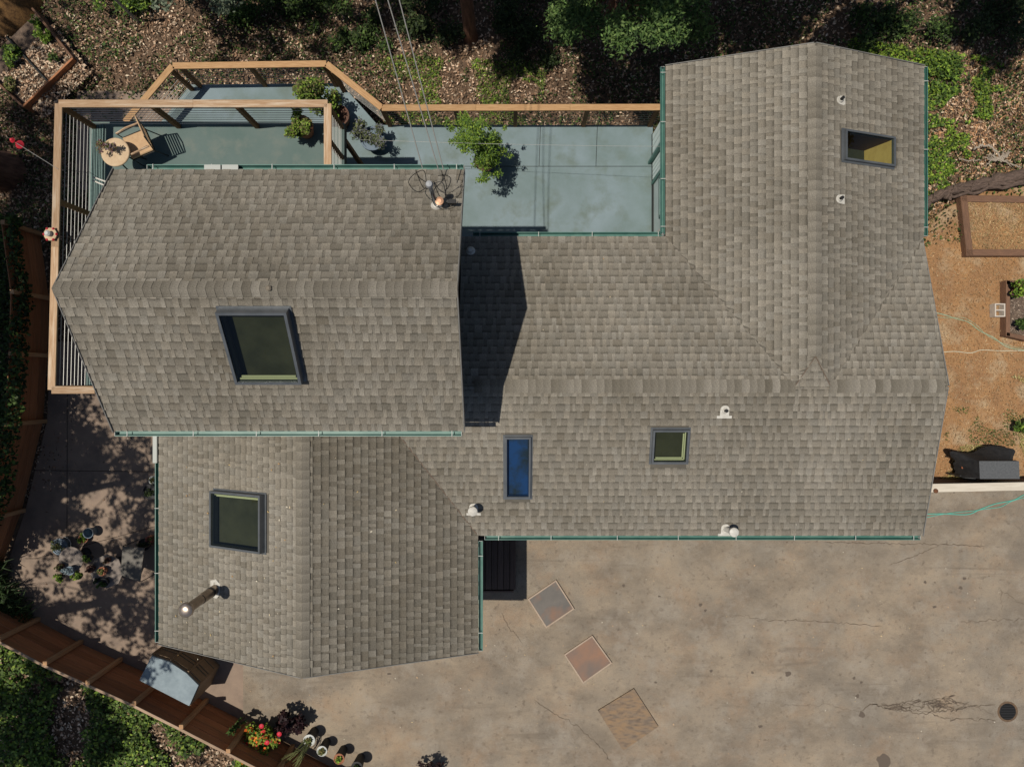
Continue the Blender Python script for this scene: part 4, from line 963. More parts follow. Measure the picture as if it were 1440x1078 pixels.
def shrub(name, px, py, zb, r, h, n, size, cols, label, cat='shrub', group=None, aspect=.5, flowers=None, stemm=None, up=.5):
    b = at(px, py, zb + h * .65); b.z = zb; t = thing(name, tuple(b), label, cat, group); cl = []; st = MB()
    for i in range(12):
        a = random.uniform(0, 6.28); q = random.random() ** .5 * r * .8; z_ = zb + h * random.uniform(.35, 1)
        c_ = (b.x + q*math.cos(a), b.y + q*math.sin(a), z_, r*.32, r*.32, h*.22); cl.append(c_)
        st.tube([tuple(b), (b.x + (c_[0]-b.x)*.4, b.y + (c_[1]-b.y)*.4, zb + (z_-zb)*.6), c_[:3]], [.012, .009, .004], 5)
    obj('stem', st, stemm or M_log, t); foliage('foliage', cl, n, size, cols, t, up, aspect)
    if flowers:
        fc, fn, fs = flowers; foliage('flowers', [(c_[0], c_[1], c_[2] + h*.12, c_[3], c_[4], .05) for c_ in cl], fn, fs, fc, t, 1.5, .95, kind='stuff')
    return t
shrub('shrub', 1434, 404, -.1, .22, .5, 420, .10, G_BRT + [(.09, .03, .03)], 'glossy green shrub with dark red leaves at the top of the grey bed', aspect=.6)
shrub('shrub', 1437, 456, -.1, .16, .3, 200, .09, G_MID, 'small green plant at the bottom of the grey bed', aspect=.6)
shrub('shrub', 1438, 600, -.2, .2, .4, 320, .09, G_MID + G_BRT, 'dark green bush at the right edge above the covered grill')
# cinder block
p = at(1406, 436, -.06); t = thing('concrete_block', (p.x, p.y, -.24), 'pale two hole concrete block against the timber bed', 'concrete block')
w, l, q = .11, .16, .03
for a, b in (((-w, -l), (-w, l)), ((w, -l), (w, l))): beam('web', (p.x + a[0], p.y + a[1], -.14), (p.x + b[0], p.y + b[1], -.14), q, .19, M_cinder, t, .004)
for y_ in (-l + .015, 0, l - .015): beam('web', (p.x - w + .016, p.y + y_, -.141), (p.x + w - .016, p.y + y_, -.141), q, .186, M_cinder, t, .004)
# cords and hose
cable('cord', [at(x, y, -.225) for x, y in ((1300, 437), (1322, 441), (1345, 448), (1362, 453), (1378, 465), (1398, 475), (1415, 487), (1440, 492), (1500, 495))], .014, M_cord, label='thick green garden cord curving over the dirt yard', cat='cord')
cable('cord', [at(x, y, -.228) for x, y in ((1308, 445), (1335, 447), (1356, 447), (1374, 458), (1392, 474), (1420, 486), (1440, 489), (1500, 490))], .007, M_cord, label='thinner green cord twisted along the thick one', cat='cord')
cable('cord', [at(x, y, -.226) for x, y in ((1310, 497), (1340, 494), (1365, 496), (1380, 492), (1405, 493), (1440, 493), (1500, 494))], .008, M_wcord, label='thin pale cord crossing the dirt yard below the green ones', cat='cord')
cable('garden_hose', [at(x, y, ZD + .012) for x, y in ((1290, 723), (1325, 722), (1360, 723), (1378, 716), (1400, 708), (1425, 703), (1445, 694), (1500, 680))], .013, M_hose, label='teal garden hose lying on the driveway, upper strand', cat='hose', group='teal hoses on the driveway')
cable('garden_hose', [at(x, y, ZD + .012) for x, y in ((1290, 730), (1318, 724), (1345, 720), (1368, 718), (1388, 715), (1408, 712), (1430, 702), (1500, 686))], .009, M_hose, label='thinner teal hose lying just below the upper strand', cat='hose', group='teal hoses on the driveway')
# covered grill
def grill():
    zt = .80; zb = -.05; T = [at(x, y, zt) for x, y in ((1377, 648), (1433, 648), (1434, 673), (1378, 673))]
    c = sum(T, Vector()) / 4; t = thing('covered_grill', (c.x, c.y, -.24), 'grill under a ragged black and grey fabric cover beside the board fence', 'grill')
    mb = MB(); mb.prism([tuple(q[:2]) for q in T][::-1], zt - .01, zt); obj('cover_top', mb, M_coverg, t)
    mb = MB(); n = 16; ring0 = []; ring1 = []; ring2 = []; ring3 = []
    for i in range(4):
        a, b = T[i], T[(i+1) % 4]
        for k in range(n):
            q = a.lerp(b, k / n); d = (q - c); d.z = 0; d.normalize(); s_ = i + k / n
            fold = .022 * math.sin(s_ * 11) + .012 * math.sin(s_ * 23)
            ne = math.exp(-((s_ - .93) / .42) ** 2); nw = math.exp(-((min(s_, 4 - s_)) / .22) ** 2)
            lift = .20 * ne + .28 * nw + .05 * math.sin(s_ * 9)
            ring0.append(q); ring1.append(q + d * (.02 + fold * .5) + Vector((0, 0, -.22)))
            ring2.append(q + d * (.06 + fold + .16 * ne + .14 * nw) + Vector((0, 0, -.50 + lift * .5)))
            ring3.append(q + d * (.07 + fold * 1.6 + .36 * ne + .30 * nw) + Vector((0, 0, -.78 + lift)))
    N_ = len(ring0); mb.add(ring0 + ring1 + ring2 + ring3, [(r*N_ + i, (r+1)*N_ + i, (r+1)*N_ + (i+1) % N_, r*N_ + (i+1) % N_) for r in (0, 1, 2) for i in range(N_)]); obj('cover_skirt', mb, M_cover, t, smooth=True)
    beam('side_shelf', at(1352, 652, .3), at(1366, 652, .3), .22, .03, mat('red_brown_shelf', (.28, .10, .05), rough=.7), t)
    mb = MB(); mb.lathe([(.09, -.03), (.1, 0), (.09, .03)], 16, tuple(at(1352, 664, -.1)), axis=(1, 0, .1)); obj('wheel', mb, M_black, t)
    mb = MB(); mb.lathe([(.01, .16), (.09, .1), (.17, .0), (.18, -.1)], 14, tuple(at(1366, 667, 0.0))); obj('bag', mb, M_coverg, t, smooth=True)
    for q in T: beam('leg', (q.x*.99, q.y, -.24), (q.x*.99, q.y, .3), .04, .04, M_iron, t)
    mb = MB(); mb.box((T[0].x + .05, T[2].y + .04, .05), (T[1].x - .05, T[0].y - .04, .7)); obj('body', mb, M_black, t)
grill()
# fallen log and bleached roots
def wobbly(pts, r0, r1, z, jit=.03, n=10):
    P = [at(x, y, z) for x, y in pts]; out = []; rs = []
    for i in range(len(P) - 1):
        for k in range(5): out.append(P[i].lerp(P[i+1], k/5) + Vector((random.gauss(0, jit), random.gauss(0, jit), random.gauss(0, jit*.5))))
    out.append(P[-1]); m = len(out); rs = [r0 + (r1 - r0) * i / (m-1) * 1. + random.uniform(-.1, .1) * r0 for i in range(m)]
    mb = MB(); mb.tube(out, rs, n); return mb
t = thing('fallen_log', tuple(at(1370, 270, -.2)), 'gnarled grey brown log lying north of the dry bed', 'log')
obj('limb', wobbly([(1296, 288), (1325, 272), (1350, 263), (1385, 258), (1415, 252), (1500, 235)], .10, .17, -.1, .03, 12), M_log, t, smooth=True)
for k in range(5):
    dy = random.uniform(-9, 9); obj('limb', wobbly([(1298 + k*9, 288 - k*3 + dy*.5), (1335, 270 + dy*.6), (1380, 260 + dy), (1430, 254 + dy), (1500, 240 + dy)], .03, .05, .0, .03, 7), M_log, t, smooth=True)
for k in range(4):
    x = 1310 + k * 27; obj('twig', wobbly([(x, 284 - k*8), (x + random.uniform(8, 22), 250 - k*5)], .014, .006, .05, .01, 5), M_log, t)
t = thing('dead_roots', tuple(at(1408, 222, -.2)), 'tangle of bleached pale roots on the grass above the log', 'roots')
for k in range(13):
    a = random.uniform(-.6, 3.8); L_ = random.uniform(10, 26)
    obj('root', wobbly([(1404, 224), (1404 + L_*.5*math.cos(a) + random.gauss(0, 3), 224 - L_*.35*math.sin(a)), (1404 + L_*math.cos(a), 224 - L_*.8*math.sin(a) + random.gauss(0, 3))], .022, .008, -.14, .018, 5), M_root, t)
obj('root', wobbly([(1371, 209), (1380, 204), (1392, 206), (1402, 214), (1410, 226), (1424, 232), (1436, 236)], .024, .014, -.12, .012, 6), M_root, t)
obj('root', wobbly([(1350, 224), (1366, 226), (1380, 226)], .014, .01, -.15, .012, 5), M_root, t)

# ------------------------------------------------------------------ southwest corner planting
shrub('flowering_shrub', 364, 1042, -.2, .46, .85, 2400, .075, G_BRT + [(.3, .32, .05)], 'bright green shrub with orange and red flowers by the fence end', aspect=.55, flowers=([(.75, .16, .03), (.7, .05, .04), (.8, .28, .04)], 190, .07))
shrub('flowering_shrub', 346, 1070, -.2, .46, .8, 2200, .075, G_BRT, 'lower flowering shrub cut by the bottom edge of the picture', aspect=.55, flowers=([(.75, .16, .03), (.8, .28, .04)], 80, .07))
shrub('dark_shrub', 404, 1022, -.2, .42, .62, 620, .085, [(.03, .012, .016), (.045, .02, .02), (.02, .01, .012)], 'dark purple leaved plant in front of the flowering shrub', aspect=.7)
for px, py in ((368, 1020), (393, 1031), (376, 1043)):
    p = at(px, py, .75); mb = MB(); mb.lathe([(.01, -.03), (.05, -.01), (.055, .02), (.01, .045)], 12, tuple(p)); tag(obj('rose', mb, M_red, smooth=True), {368: 'uppermost deep red rose bloom by the flowering shrub', 393: 'rightmost deep red rose bloom, by the dark shrub', 376: 'lowest deep red rose bloom, over the orange flowers'}[px], 'flower', 'red blooms of the flowering shrub')
shrub('shrub', 332, 1022, -.2, .10, 1.0, 110, .08, G_MID, 'small green sprig growing through the fence', aspect=.5)
shrub('dark_shrub', 604, 1082, -.2, .32, .55, 360, .075, [(.025, .012, .014), (.04, .02, .02)], 'dark leaved plant poking in at the bottom edge of the driveway', aspect=.6)
def tallpot(px, py, r, label, cols, rim, strands=0):
    b = at(px, py, ZD + .42); b.z = ZD; t = thing('tall_pot', tuple(b), label, 'planter', 'black planters in a row by the fence'); mb = MB()
    mb.lathe([(r*.8, 0), (r*1.0, .40), (r*1.02, .42), (r*.9, .42), (r*.85, .38)], 22, tuple(b)); obj('pot', mb, M_pots['black'], t, smooth=True)
    mb = MB(); mb.lathe([(r*.96, .42), (r*1.08, .425), (r*1.08, .44), (r*.93, .445), (r*.90, .43)], 22, tuple(b)); obj('rim', mb, rim, t, smooth=True)
    mb = MB(); mb.lathe([(r*.86, .39), (r*.86, .40), (.01, .41)], 16, tuple(b)); obj('soil', mb, M_soil, t)
    if strands:
        mb = MB()
        for k in range(strands):
            a = random.uniform(3.5, 4.4); L_ = random.uniform(.4, .95); s = (b.x + random.uniform(-.08, .08), b.y + random.uniform(-.08, .08), b.z + .4)
            mb.tube([s, (s[0] + L_*.4*math.cos(a), s[1] + L_*.4*math.sin(a), s[2] + .35), (s[0] + L_*math.cos(a), s[1] + L_*math.sin(a), s[2] + .35 - .1*L_)], [.007, .006, .002], 4, col=(.18, .2, .08))
        obj('grass_blades', mb, M_leaf, t, color=True)
    foliage('foliage', [(b.x, b.y, b.z + .47, r*.6, r*.6, .06)], 120, .06, cols, t)
tallpot(435, 1040, .13, 'black planter of long arching grass with a white rim', G_OLV, M_pots['white'], 26)
tallpot(453, 1055, .115, 'middle black planter with a pale rim and a small fern', G_OLV, M_pots['white'])
tallpot(477, 1066, .12, 'terracotta rimmed black planter with bright yellow green leaves', G_BRT, M_terra)
tallpot(502, 1078, .13, 'black planter at the lower end of the row, cut by the picture edge', G_DARK, M_pots['black'])

# ------------------------------------------------------------------ trees
def tree_crown(r, hz, n, size, cols, holes=1.0, nc=46):
    cl = []
    for i in range(nc):
        d = rng.standard_normal(3); d /= np.linalg.norm(d); q = rng.random() ** .4
        s = r * rng.uniform(.16, .30) * holes; cl.append((d[0]*q*r, d[1]*q*r, d[2]*q*hz, s, s, s*.7))
    P = clump_points(cl, n); V = leaf_quads(P, size * rng.uniform(.6, 1.4, n), .4, .5); return quads_mesh('crown', V, pal(cols, n, .25), M_leaf), cl
TC = [tree_crown(2.6, 2.2, 15000, .17, G_DARK + G_MID), tree_crown(2.4, 2.0, 13000, .16, G_MID + G_DARK, .9), tree_crown(2.4, 1.8, 5600, .12, G_MID, .36, 190)]
TCN = 0
def tree(x, y, z, label, kind=0, s=1.0, r=.16, cat='tree', base=None, rot=None, group='tall trees around the house', trunkm=None):
    bx, by = base if base else (x, y); g = float(gz(bx, by)) - .1; t = thing('tall_tree', (bx, by, g), label, cat, group)
    mb = MB(); top = Vector((x, y, z)); bot = Vector((bx, by, g)); mid = bot.lerp(top, .5) + Vector((random.uniform(-.12, .12), random.uniform(-.12, .12), 0))
    mb.tube([bot, bot + Vector((0, 0, .35)), mid, top, top + Vector((0, 0, 1.4 * s))], [r*1.5, r*1.1, r*.85, r*.5, r*.15], 14)
    me, cl = TC[kind]
    lr = .35 if kind < 2 else .14
    for c_ in cl[::4 if kind < 2 else 16]:
        p = top + Vector(c_[:3]) * s; q0 = top + Vector((0, 0, random.uniform(-1.2, .6))); bend = Vector((random.gauss(0, .25), random.gauss(0, .25), .15))
        mb.tube([q0, q0.lerp(p, .35) + bend * .8, q0.lerp(p, .7) + bend, p], [r*lr, r*lr*.7, r*lr*.4, .01], 5)
    o = obj('trunk', mb, trunkm or M_bark, t, smooth=True)
    c = link('crown', me, t); c.location = top - bot; c.scale = (s, s, s); c.rotation_euler = (0, 0, rot if rot is not None else random.uniform(0, 6.28)); return t
# trunk that shows at the top, redwood at the left edge
tree(-1.15, 9.9, 9.6, 'slender brown trunk leaning out of the top edge above the deck', 0, 1.15, .15, base=tuple(ground(662, 52)[:2]))
rb = ground(6, 246); tree(-15.3, 5.2, 11.5, 'broad redwood trunk at the left edge beside the fence', 1, .85, .46, base=(rb.x, rb.y))
tree(-4.6, 10.4, 9.0, 'tree north of the deck, just beyond the top edge', 1, 1.0, .17, base=(-5, 12))
tree(4.2, 10.1, 8.6, 'tree north of the wing, just beyond the top edge', 0, 1.1, .17, base=(3.8, 12))
for x, y, z, k, s, w, bx, by in ((-8.9, 9.6, 8.6, 2, .95, 'northwest', -9.2, 11.5), (-15.8, 9.6, 9.0, 2, .9, 'far northwest', -16.5, 10.5), (1.0, 9.5, 8.6, 0, 1.1, 'north middle', 1.4, 11.6), (5.6, 10.8, 8.8, 0, 1.1, 'north of the ridge', 5.6, 12),
                         (9.6, 9.6, 8.4, 1, 1.15, 'northeast', 9.8, 12), (-13.6, 3.0, 7.6, 0, .85, 'west by the deck', -14.5, 3), (-14.4, .8, 7.4, 0, .95, 'west by the patio', -14.6, .4),
                         (-14.1, -2.0, 7.6, 1, .85, 'west by the fence', -14.6, -3.2), (-13.6, -8.6, 7.0, 1, .9, 'southwest beyond the fence', -14.6, -9), (-12.2, -5.5, 8.2, 2, 1.05, 'southwest, over the patio corner', -14.2, -6.0), (-11.9, -2.6, 8.2, 2, .95, 'west, over the middle of the patio', -14.5, -3.4), (12.6, 8.8, 8.4, 0, 1.05, 'far northeast', 13.5, 11.5), (-9.6, -11.4, 7.6, 2, .9, 'south beyond the fence', -9.6, -13),
                         (-3.2, 9.8, 9.2, 1, 1.0, 'over the forest floor', -3.2, 11.6)):
    tree(x, y, z, 'tall leafy tree outside the picture, ' + w, k, s, random.uniform(.14, .2), base=(bx, by))
# crown that shows in the picture at the top
t = thing('broadleaf_tree', tuple(ground(850, 40)), 'dense dark green tree crown north of the deck at the top edge', 'tree'); b = ground(850, 40)
cl = []; mb = MB(); mb.tube([b, (b.x + .1, b.y, 1.2), (b.x, b.y + .2, 3.2)], [.12, .1, .05], 10)
for i in range(44):
    px, py, z_ = random.uniform(785, 985), random.uniform(-60, 78), random.uniform(1.4, 3.6)
    if py > 40 - abs(px - 870) * .25 + 25: py -= 30
    p = at(px, py, z_); s = random.uniform(.22, .40); cl.append((p.x, p.y, p.z, s, s, s*.6)); mb.tube([(b.x, b.y + .1, 1.4), tuple((b + p) / 2 + Vector((0, 0, .5))), tuple(p)], [.03, .02, .006], 5)
obj('trunk', mb, M_bark, t, smooth=True); foliage('crown', cl, 15000, .085, [(.08, .14, .04), (.11, .19, .05), (.05, .095, .03), (.16, .24, .07)], t, .5, .42)
# grey green shrubs at the top
t = thing('silvery_shrub', tuple(ground(300, 5)), 'pale grey green leafy branches at the top edge left of the middle', 'shrub')
cl = [(*at(random.uniform(225, 350), random.uniform(-45, 14), random.uniform(-.3, 1.0)), .28, .28, .16) for i in range(18)]
mb = MB(); bb = ground(300, -30); [mb.tube([tuple(bb), tuple((bb + Vector(c_[:3])) / 2 + Vector((0, 0, .3))), c_[:3]], [.03, .02, .006], 5) for c_ in cl[::2]]; obj('stem', mb, M_log, t)
foliage('foliage', cl, 2600, .10, [(.12, .16, .10), (.17, .21, .14), (.08, .11, .07), (.22, .26, .18)], t, .5, .5)
b = ground(196, 32); t = thing('pole', tuple(b), 'thin grey metal pole standing at the top edge in the leaf litter', 'pole'); mb = MB(); mb.tube([b, b + Vector((0, 0, 1.9))], .035, 10); obj('shaft', mb, mat('galvanised', (.30, .33, .33), rough=.5, metal=.4), t)
mb = MB(); mb.lathe([(.04, 1.88), (.05, 1.9), (.03, 1.96)], 10, tuple(b)); obj('pole_cap', mb, M_cable, t)
def thicket(px0, px1, py0, py1, n_, cols, label, nl, zt=.7, size=.085):
    c0 = ground((px0 + px1) / 2, (py0 + py1) / 2); t = thing('bush', tuple(c0), label, 'bush', 'wild bushes under the northern trees'); cl = []; mb = MB()
    for i in range(n_):
        g = ground(random.uniform(px0, px1), random.uniform(py0, py1)); s = random.uniform(.16, .34); z_ = g.z + random.uniform(.15, zt); cl.append((g.x, g.y, z_, s, s, s*.6)); mb.tube([(c0.x + (g.x-c0.x)*.2, c0.y + (g.y-c0.y)*.2, c0.z), ((g.x+c0.x)/2, (g.y+c0.y)/2, c0.z + .25), (g.x, g.y, z_)], [.02, .014, .004], 5)
    obj('stem', mb, M_log, t); foliage('foliage', cl, nl, size, cols, t, .5, .5)
thicket(360, 470, -20, 60, 16, G_DARK + G_MID, 'dark green bush at the top edge above the middle of the upper deck', 3000)
thicket(470, 560, 0, 70, 12, G_DARK + G_MID, 'dark bush at the top edge beneath the power lines', 2200)
thicket(560, 650, -10, 60, 12, G_DARK, 'very dark bush left of the slender trunk', 2200)
thicket(690, 780, 0, 90, 14, G_DARK, 'very dark bush between the slender trunk and the leafy crown', 2600)
thicket(330, 370, 20, 60, 6, G_MID, 'small green bush right of the silvery branches', 900, .4)
thicket(1200, 1330, 20, 75, 14, G_MID + G_DARK, 'green bush behind the north gable of the wing', 2400, .5)
thicket(1340, 1440, -10, 60, 14, G_DARK, 'dark bush in the top right corner', 2600, .6)
thicket(150, 215, -10, 22, 8, G_MID + G_BRT, 'green bush at the top edge left of the metal pole', 1300, .5)
thicket(1300, 1345, 95, 135, 7, G_MID + G_BRT, 'green bush against the upper end of the east gutter', 1300, .4)
# timber bed in the northwest corner
def tbed():
    zt = float(gz(-11, 7.5)) + .45; T = [at(x, y, zt) for x, y in ((48, 14), (105, 84), (35, 152), (-30, 90))]
    t = thing('raised_bed', (T[0].x, T[0].y, zt - .5), 'timber framed raised bed with plants in the top left corner', 'garden bed')
    for k, (a, b) in enumerate(zip(T[:3], T[1:])):
        for z_ in (0, -.19): beam('timber', a + Vector((0, 0, z_)), b + Vector((0, 0, z_)), .05, .18, M_fence if k == 1 else M_wood_bed, t)
    mb = MB(); mb.prism([tuple(q[:2]) for q in T][::-1], zt - .6, zt - .10); obj('bed_fill', mb, M_soil, t)
    a, b = (T[0] + T[3]) / 2, (T[1] + T[2]) / 2; beam('divider', a + Vector((0, 0, -.06)), b + Vector((0, 0, -.06)), .04, .14, M_dark, t)
    return zt
zb_ = tbed()
for px, py, r_, n_, cols, lab in ((60, 48, .22, 420, G_BRT, 'bright green plant at the upper end of the corner bed'), (50, 30, .15, 200, G_BRT, 'small bright plant in the top tip of the corner bed'), (15, 78, .32, 700, G_BRT + G_MID, 'bushy green plant at the left edge in the corner bed'),
                                 (75, 80, .14, 120, G_MID, 'sparse green plant near the right side of the corner bed'), (12, 120, .22, 260, G_OLV, 'yellowish plant at the left edge below the bushy one')):
    shrub('garden_plant', px, py, zb_ - .1, r_, .3, n_, .07, cols, lab, 'plant', 'plants in the corner bed')
# dry brown mound at the very corner
mb = MB(); p = at(8, 6, -.4); n = 20
for r_ in range(6): pass
mb.lathe([(1.0, -.5), (.85, -.1), (.6, .15), (.3, .3), (.02, .36)], 22, (p.x - .35, p.y + .45, p.z)); tag(obj('brush_pile', mb, mat('dry_brush', (.22, .12, .045), (.10, .055, .025), scale=14, rough=1, bump=1, bscale=30), smooth=True), 'mound of dry brown brush in the top left corner', 'brush pile')
# strap leaved clump inside the fence
def straps(pxs, label, n=200):
    b = at(*pxs[0], ZP); t = thing('strap_leaf_plant', tuple(b), label, 'plant'); mb = MB()
    for k in range(n):
        q = random.choice(pxs); c = at(q[0] + random.uniform(-14, 14), q[1] + random.uniform(-14, 14), ZP); a = random.uniform(0, 6.28); L_ = random.uniform(.25, .5); d = Vector((math.cos(a), math.sin(a), 0)); s = Vector((-d.y, d.x, 0)) * .016
        p1 = c + d * L_ * .4 + Vector((0, 0, .38)); p2 = c + d * L_ + Vector((0, 0, .30)); g = random.uniform(.6, 1.4); col = (.04*g, .075*g, .022*g)
        mb.add([c - s*.6, c + s*.6, p1 + s, p1 - s, p2], [(0, 1, 2, 3), (3, 2, 4)], col)
    obj('leaves', mb, M_leaf, t, color=True); mb = MB(); mb.lathe([(.18, 0), (.12, .08), (.02, .12)], 10, tuple(b)); obj('root_crown', mb, M_soil, t)
straps([(6, 800), (18, 832), (34, 852), (8, 850), (0, 820)], 'dark strap leaved clump inside the fence at the left edge', 320)

# ------------------------------------------------------------------ ground cover as stuff
def inpoly(x, y, poly):
    r = np.zeros(len(x), bool); n = len(poly); j = n - 1
    for i in range(n):
        xi, yi = poly[i]; xj, yj = poly[j]; c = ((yi > y) != (yj > y)) & (x < (xj - xi) * (y - yi) / (yj - yi + 1e-12) + xi); r ^= c; j = i
    return r
def vnoise(x, y, s, seed=0):
    r = np.random.default_rng(seed); g = r.random((64, 64)); X = x * s + 31.7 + seed; Y = y * s + 17.3
    xi = np.floor(X).astype(int); yi = np.floor(Y).astype(int); fx = X - xi; fy = Y - yi; fx = fx*fx*(3-2*fx); fy = fy*fy*(3-2*fy)
    f = lambda a, b: g[a % 64, b % 64]
    return f(xi, yi)*(1-fx)*(1-fy) + f(xi+1, yi)*fx*(1-fy) + f(xi, yi+1)*(1-fx)*fy + f(xi+1, yi+1)*fx*fy
def scatter(name, poly, n, size, cols, hgt, up, aspect, label, mask=None, zf=None, jit=.3, m=None, w=None, cat=None):
    x0, x1 = min(p[0] for p in poly), max(p[0] for p in poly); y0, y1 = min(p[1] for p in poly), max(p[1] for p in poly)
    x = rng.uniform(x0, x1, n * 3); y = rng.uniform(y0, y1, n * 3); k = inpoly(x, y, poly)
    if mask is not None: k &= mask(x, y)
    x, y = x[k][:n], y[k][:n]; z = (zf(x, y) if zf else gz(x, y)) + .012 + rng.random(len(x)) ** 1.3 * hgt
    P = np.stack([x, y, z], 1); V = leaf_quads(P, size * rng.uniform(.5, 1.4, len(x)), up, aspect)
    C = pal(cols, len(x), jit, w) * (0.75 + .5 * vnoise(x, y, 1.7, 3))[:, None]
    return tag(link(name, quads_mesh(name, V, C, m or M_leaf)), label, cat, kind='stuff')
forest = [(-15, 3.2), (-9.2, 3.2), (-7.6, 5.0), (-4, 5.4), (9, 4.8), (9.0, 3.2), (16, 4.0), (16, 13), (-15, 13)]
LIT = [(.40, .27, .18), (.52, .38, .27), (.24, .145, .09), (.12, .075, .045), (.07, .05, .035), (.55, .45, .33)]
scatter('leaf_litter', forest, 110000, .082, LIT, .07, 1.0, .42, 'brown and tan fallen leaves over the forest floor', m=M_litter, w=[.19, .12, .23, .20, .18, .08], cat='leaf litter')
scatter('leaf_litter', [(-15, -3), (-9.0, -3), (-8.9, 5), (-8.9, 7), (-15, 7)], 26000, .07, LIT, .06, .7, .5, 'fallen leaves west of the deck beneath the trees', m=M_litter, w=[.17, .1, .25, .22, .2, .06], cat='leaf litter')
scatter('ground_cover', forest, 56000, .068, G_MID + G_DARK + G_OLV[:1], .18, .5, .6, 'low green weeds and vines in patches on the forest floor', mask=lambda x, y: (vnoise(x, y, .75, 5) + .6*vnoise(x, y, 3.1, 6)) > .70, cat='ground cover')
scatter('ground_cover', [(-4.6, 5.7), (.6, 5.6), (.9, 8.2), (-3.6, 8.4)], 7500, .065, G_BRT + G_OLV, .10, .6, .5, 'patch of sunlit green weeds above the deck rail', mask=lambda x, y: vnoise(x, y, 1.3, 9) + .4*vnoise(x, y, 4, 8) > .66, cat='ground cover')
east = [(8.3, 3.4), (10.2, 3.9), (13, 4.4), (13, 9.3), (8.2, 9.3), (8.2, 6)]
scatter('ground_cover', [(8.3, 3.6), (9.5, 4.2), (11.5, 4.8), (13.5, 4.6), (13.5, 7.6), (8.2, 8.4)], 19000, .065, G_BRT + G_MID[:2] + [(.2, .3, .035), (.26, .36, .05)], .14, .7, .7, 'bright green clover and weeds beside the east gutter', mask=lambda x, y: (.7*vnoise(x, y, 1.6, 12) + .7*vnoise(x, y, 5, 4) - .16*np.clip(x-9.4, -1, 4)) > .52, cat='ground cover')
scatter('leaf_litter', [(8.1, 3.2), (14, 3.6), (14, 8), (8.1, 8)], 16000, .085, [(.40, .22, .11), (.34, .19, .10), (.46, .33, .2), (.22, .12, .07)], .04, 1.3, .3, 'orange brown dry litter on the eastern slope', m=M_litter, cat='leaf litter')
YP = [(7.9, -2.35), (14.5, -2.3), (14.5, 4.7), (9.5, 4.1), (8.3, 3.5), (8.0, 3.2)]
scatter('dry_grass', YP, 34000, .06, [(.40, .24, .11), (.34, .19, .085), (.46, .32, .17), (.28, .155, .07), (.50, .38, .23)], .02, .8, .13, 'dry straw and wood chips over the orange dirt', m=M_litter, zf=lambda x, y: np.full(len(x), -.24), cat='dry grass')
scatter('dry_grass', [(9.2, -2.3), (14, -2.3), (14, .3), (11.2, .1)], 9000, .10, [(.50, .40, .17), (.42, .36, .14), (.30, .30, .10), (.56, .46, .24)], .07, .3, .12, 'yellowing grass tufts near the covered grill', m=M_litter, zf=lambda x, y: np.full(len(x), -.24), mask=lambda x, y: vnoise(x, y, 1.2, 21) > .36, cat='grass')
scatter('ground_cover', [(9.7, -1.5), (13.5, -1.5), (13.5, -.4), (10.2, -.6)], 1300, .05, G_OLV + G_MID, .05, .6, .4, 'green weeds among the yellow grass near the grill', zf=lambda x, y: np.full(len(x), -.24), mask=lambda x, y: vnoise(x, y, 2.6, 27) > .52, cat='ground cover')
scatter('ground_cover', [(8.3, 3.0), (9.2, 3.3), (9.3, 4.5), (8.3, 4.6)], 1500, .06, G_OLV + G_BRT, .10, .6, .5, 'small weeds between the gutter and the dry bed', zf=lambda x, y: np.full(len(x), -.24), cat='ground cover')
SWP = [tb_(*p) for p in ((-200, 760), (-62, 872), (0, 907), (65, 941), (125, 968), (190, 997), (256, 1030), (322, 1064), (388, 1098), (455, 1200), (-200, 1300))]
scatter('ivy', SWP, 30000, .085, G_MID + G_BRT[1:3] + [(.14, .21, .05), (.19, .27, .07)], .28, .6, .75, 'ivy and weeds covering the ground beyond the southwest fence', mask=lambda x, y: vnoise(x, y, 1.0, 33) + .4*vnoise(x, y, 3, 34) > .66, cat='ground cover')
scatter('leaf_litter', SWP, 22000, .08, LIT, .04, 1.2, .5, 'fallen leaves showing through the ivy beyond the southwest fence', m=M_litter, cat='leaf litter')
WH = [tuple(at(x, y, .8)[:2]) for x, y in ((-120, 300), (28, 300), (42, 430), (44, 560), (20, 690), (-18, 790), (-120, 830))]
scatter('ivy', WH, 22000, .085, G_DARK + G_MID, .35, .4, .75, 'dark ivy heaped along the west fence at the left edge', zf=lambda x, y: .45 + .5*vnoise(x, y, .9, 41), cat='hedge')
_, PB = bed_ne
scatter('dry_grass', [(P_.x, P_.y) for P_ in PB], 5200, .07, [(.42, .28, .14), (.36, .22, .10), (.50, .38, .20), (.26, .20, .09)], .04, .5, .12, 'dry grass filling the timber framed bed', m=M_litter, zf=lambda x, y: np.full(len(x), -.11), cat='dry grass')
_, PB = bed_e
scatter('mulch', [(P_.x, P_.y) for P_ in PB], 1500, .05, [(.25, .19, .15), (.16, .12, .09), (.34, .27, .21)], .02, 1, .4, 'grey mulch on the soil of the small bed', m=M_litter, zf=lambda x, y: np.full(len(x), -.13), cat='mulch')
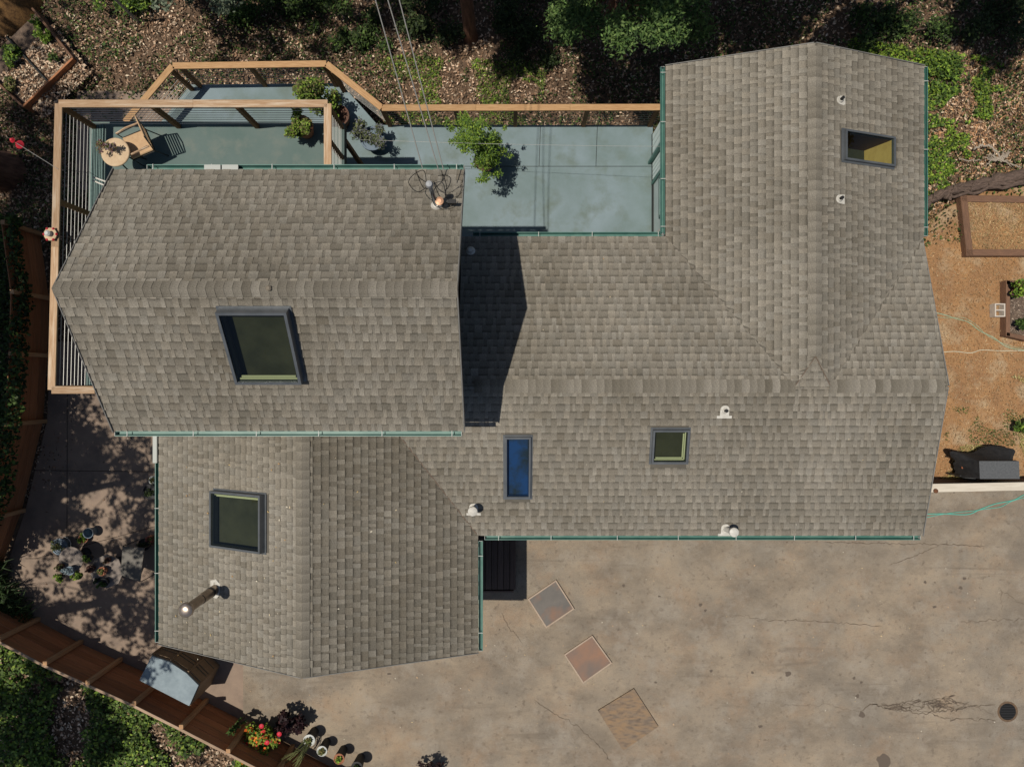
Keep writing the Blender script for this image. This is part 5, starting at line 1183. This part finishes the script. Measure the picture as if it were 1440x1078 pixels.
scatter('leaf_litter', [tuple(at(x, y, 0)[:2]) for x, y in ((48, 14), (105, 84), (35, 152), (-30, 90))], 2600, .085, LIT, .03, 1.2, .5, 'fallen leaves lying in the corner bed', m=M_litter, zf=lambda x, y: np.full(len(x), zb_ - .10), cat='leaf litter')
# loose leaves on the roofs, patio and driveway
def strew(name, pl, boxpx, n, label, size=.045):
    V = []; C = []
    for i in range(n):
        while True:
            u, v = pl.hit(random.uniform(boxpx[0], boxpx[2]), random.uniform(boxpx[1], boxpx[3]))
            if not any(k_[0] - .05 < u < k_[1] + .05 and k_[2] - .05 < v < k_[3] + .05 for q_, k_ in ((pSw, K_sw), (pS, K_nar), (pS, K_sml)) if q_ is pl): break
        p = pl.P(u, v, .022); a = random.uniform(0, 3.14); s = size * random.uniform(.5, 1.3)
        A = (pl.U*math.cos(a) + pl.V*math.sin(a)) * s/2; B = (-pl.U*math.sin(a) + pl.V*math.cos(a)) * s*.25
        V.append([tuple(p - A), tuple(p + B), tuple(p + A), tuple(p - B)]); C.append(random.choice(((.5, .36, .16), (.6, .5, .34), (.42, .26, .12), (.66, .6, .48))))
    return tag(link(name, quads_mesh(name, np.array(V), np.array(C), M_litter)), label, 'fallen leaves', kind='stuff')
strew('fallen_leaves', pSw, (240, 640, 410, 930), 34, 'scattered dry yellow leaves on the southwest wing roof')
strew('fallen_leaves', pSe, (440, 640, 560, 920), 9, 'few dry leaves on the dark slope of the southwest wing')
strew('fallen_leaves', pS, (700, 560, 1250, 740), 8, 'few pale leaf specks on the south slope of the main roof', .03)
strew('fallen_leaves', pN, (760, 360, 1000, 500), 6, 'few pale leaf specks on the north slope of the main roof', .03)
scatter('fallen_leaves', [(-6.4, -9), (12, -9), (12, -3.4), (-6.4, -5.6)], 170, .035, [(.6, .55, .45), (.5, .38, .22), (.45, .3, .18)], .004, 2, .5, 'tiny pale leaves and grit on the driveway', m=M_litter, zf=lambda x, y: np.full(len(x), ZD), cat='fallen leaves')
scatter('fallen_leaves', [tuple(at(x, y, -.26)[:2]) for x, y in ((60, 560), (225, 560), (225, 900), (150, 905), (60, 850))], 120, .05, LIT, .004, 2, .5, 'scattered fallen leaves on the concrete patio', m=M_litter, zf=lambda x, y: np.full(len(x), -.26), cat='fallen leaves')
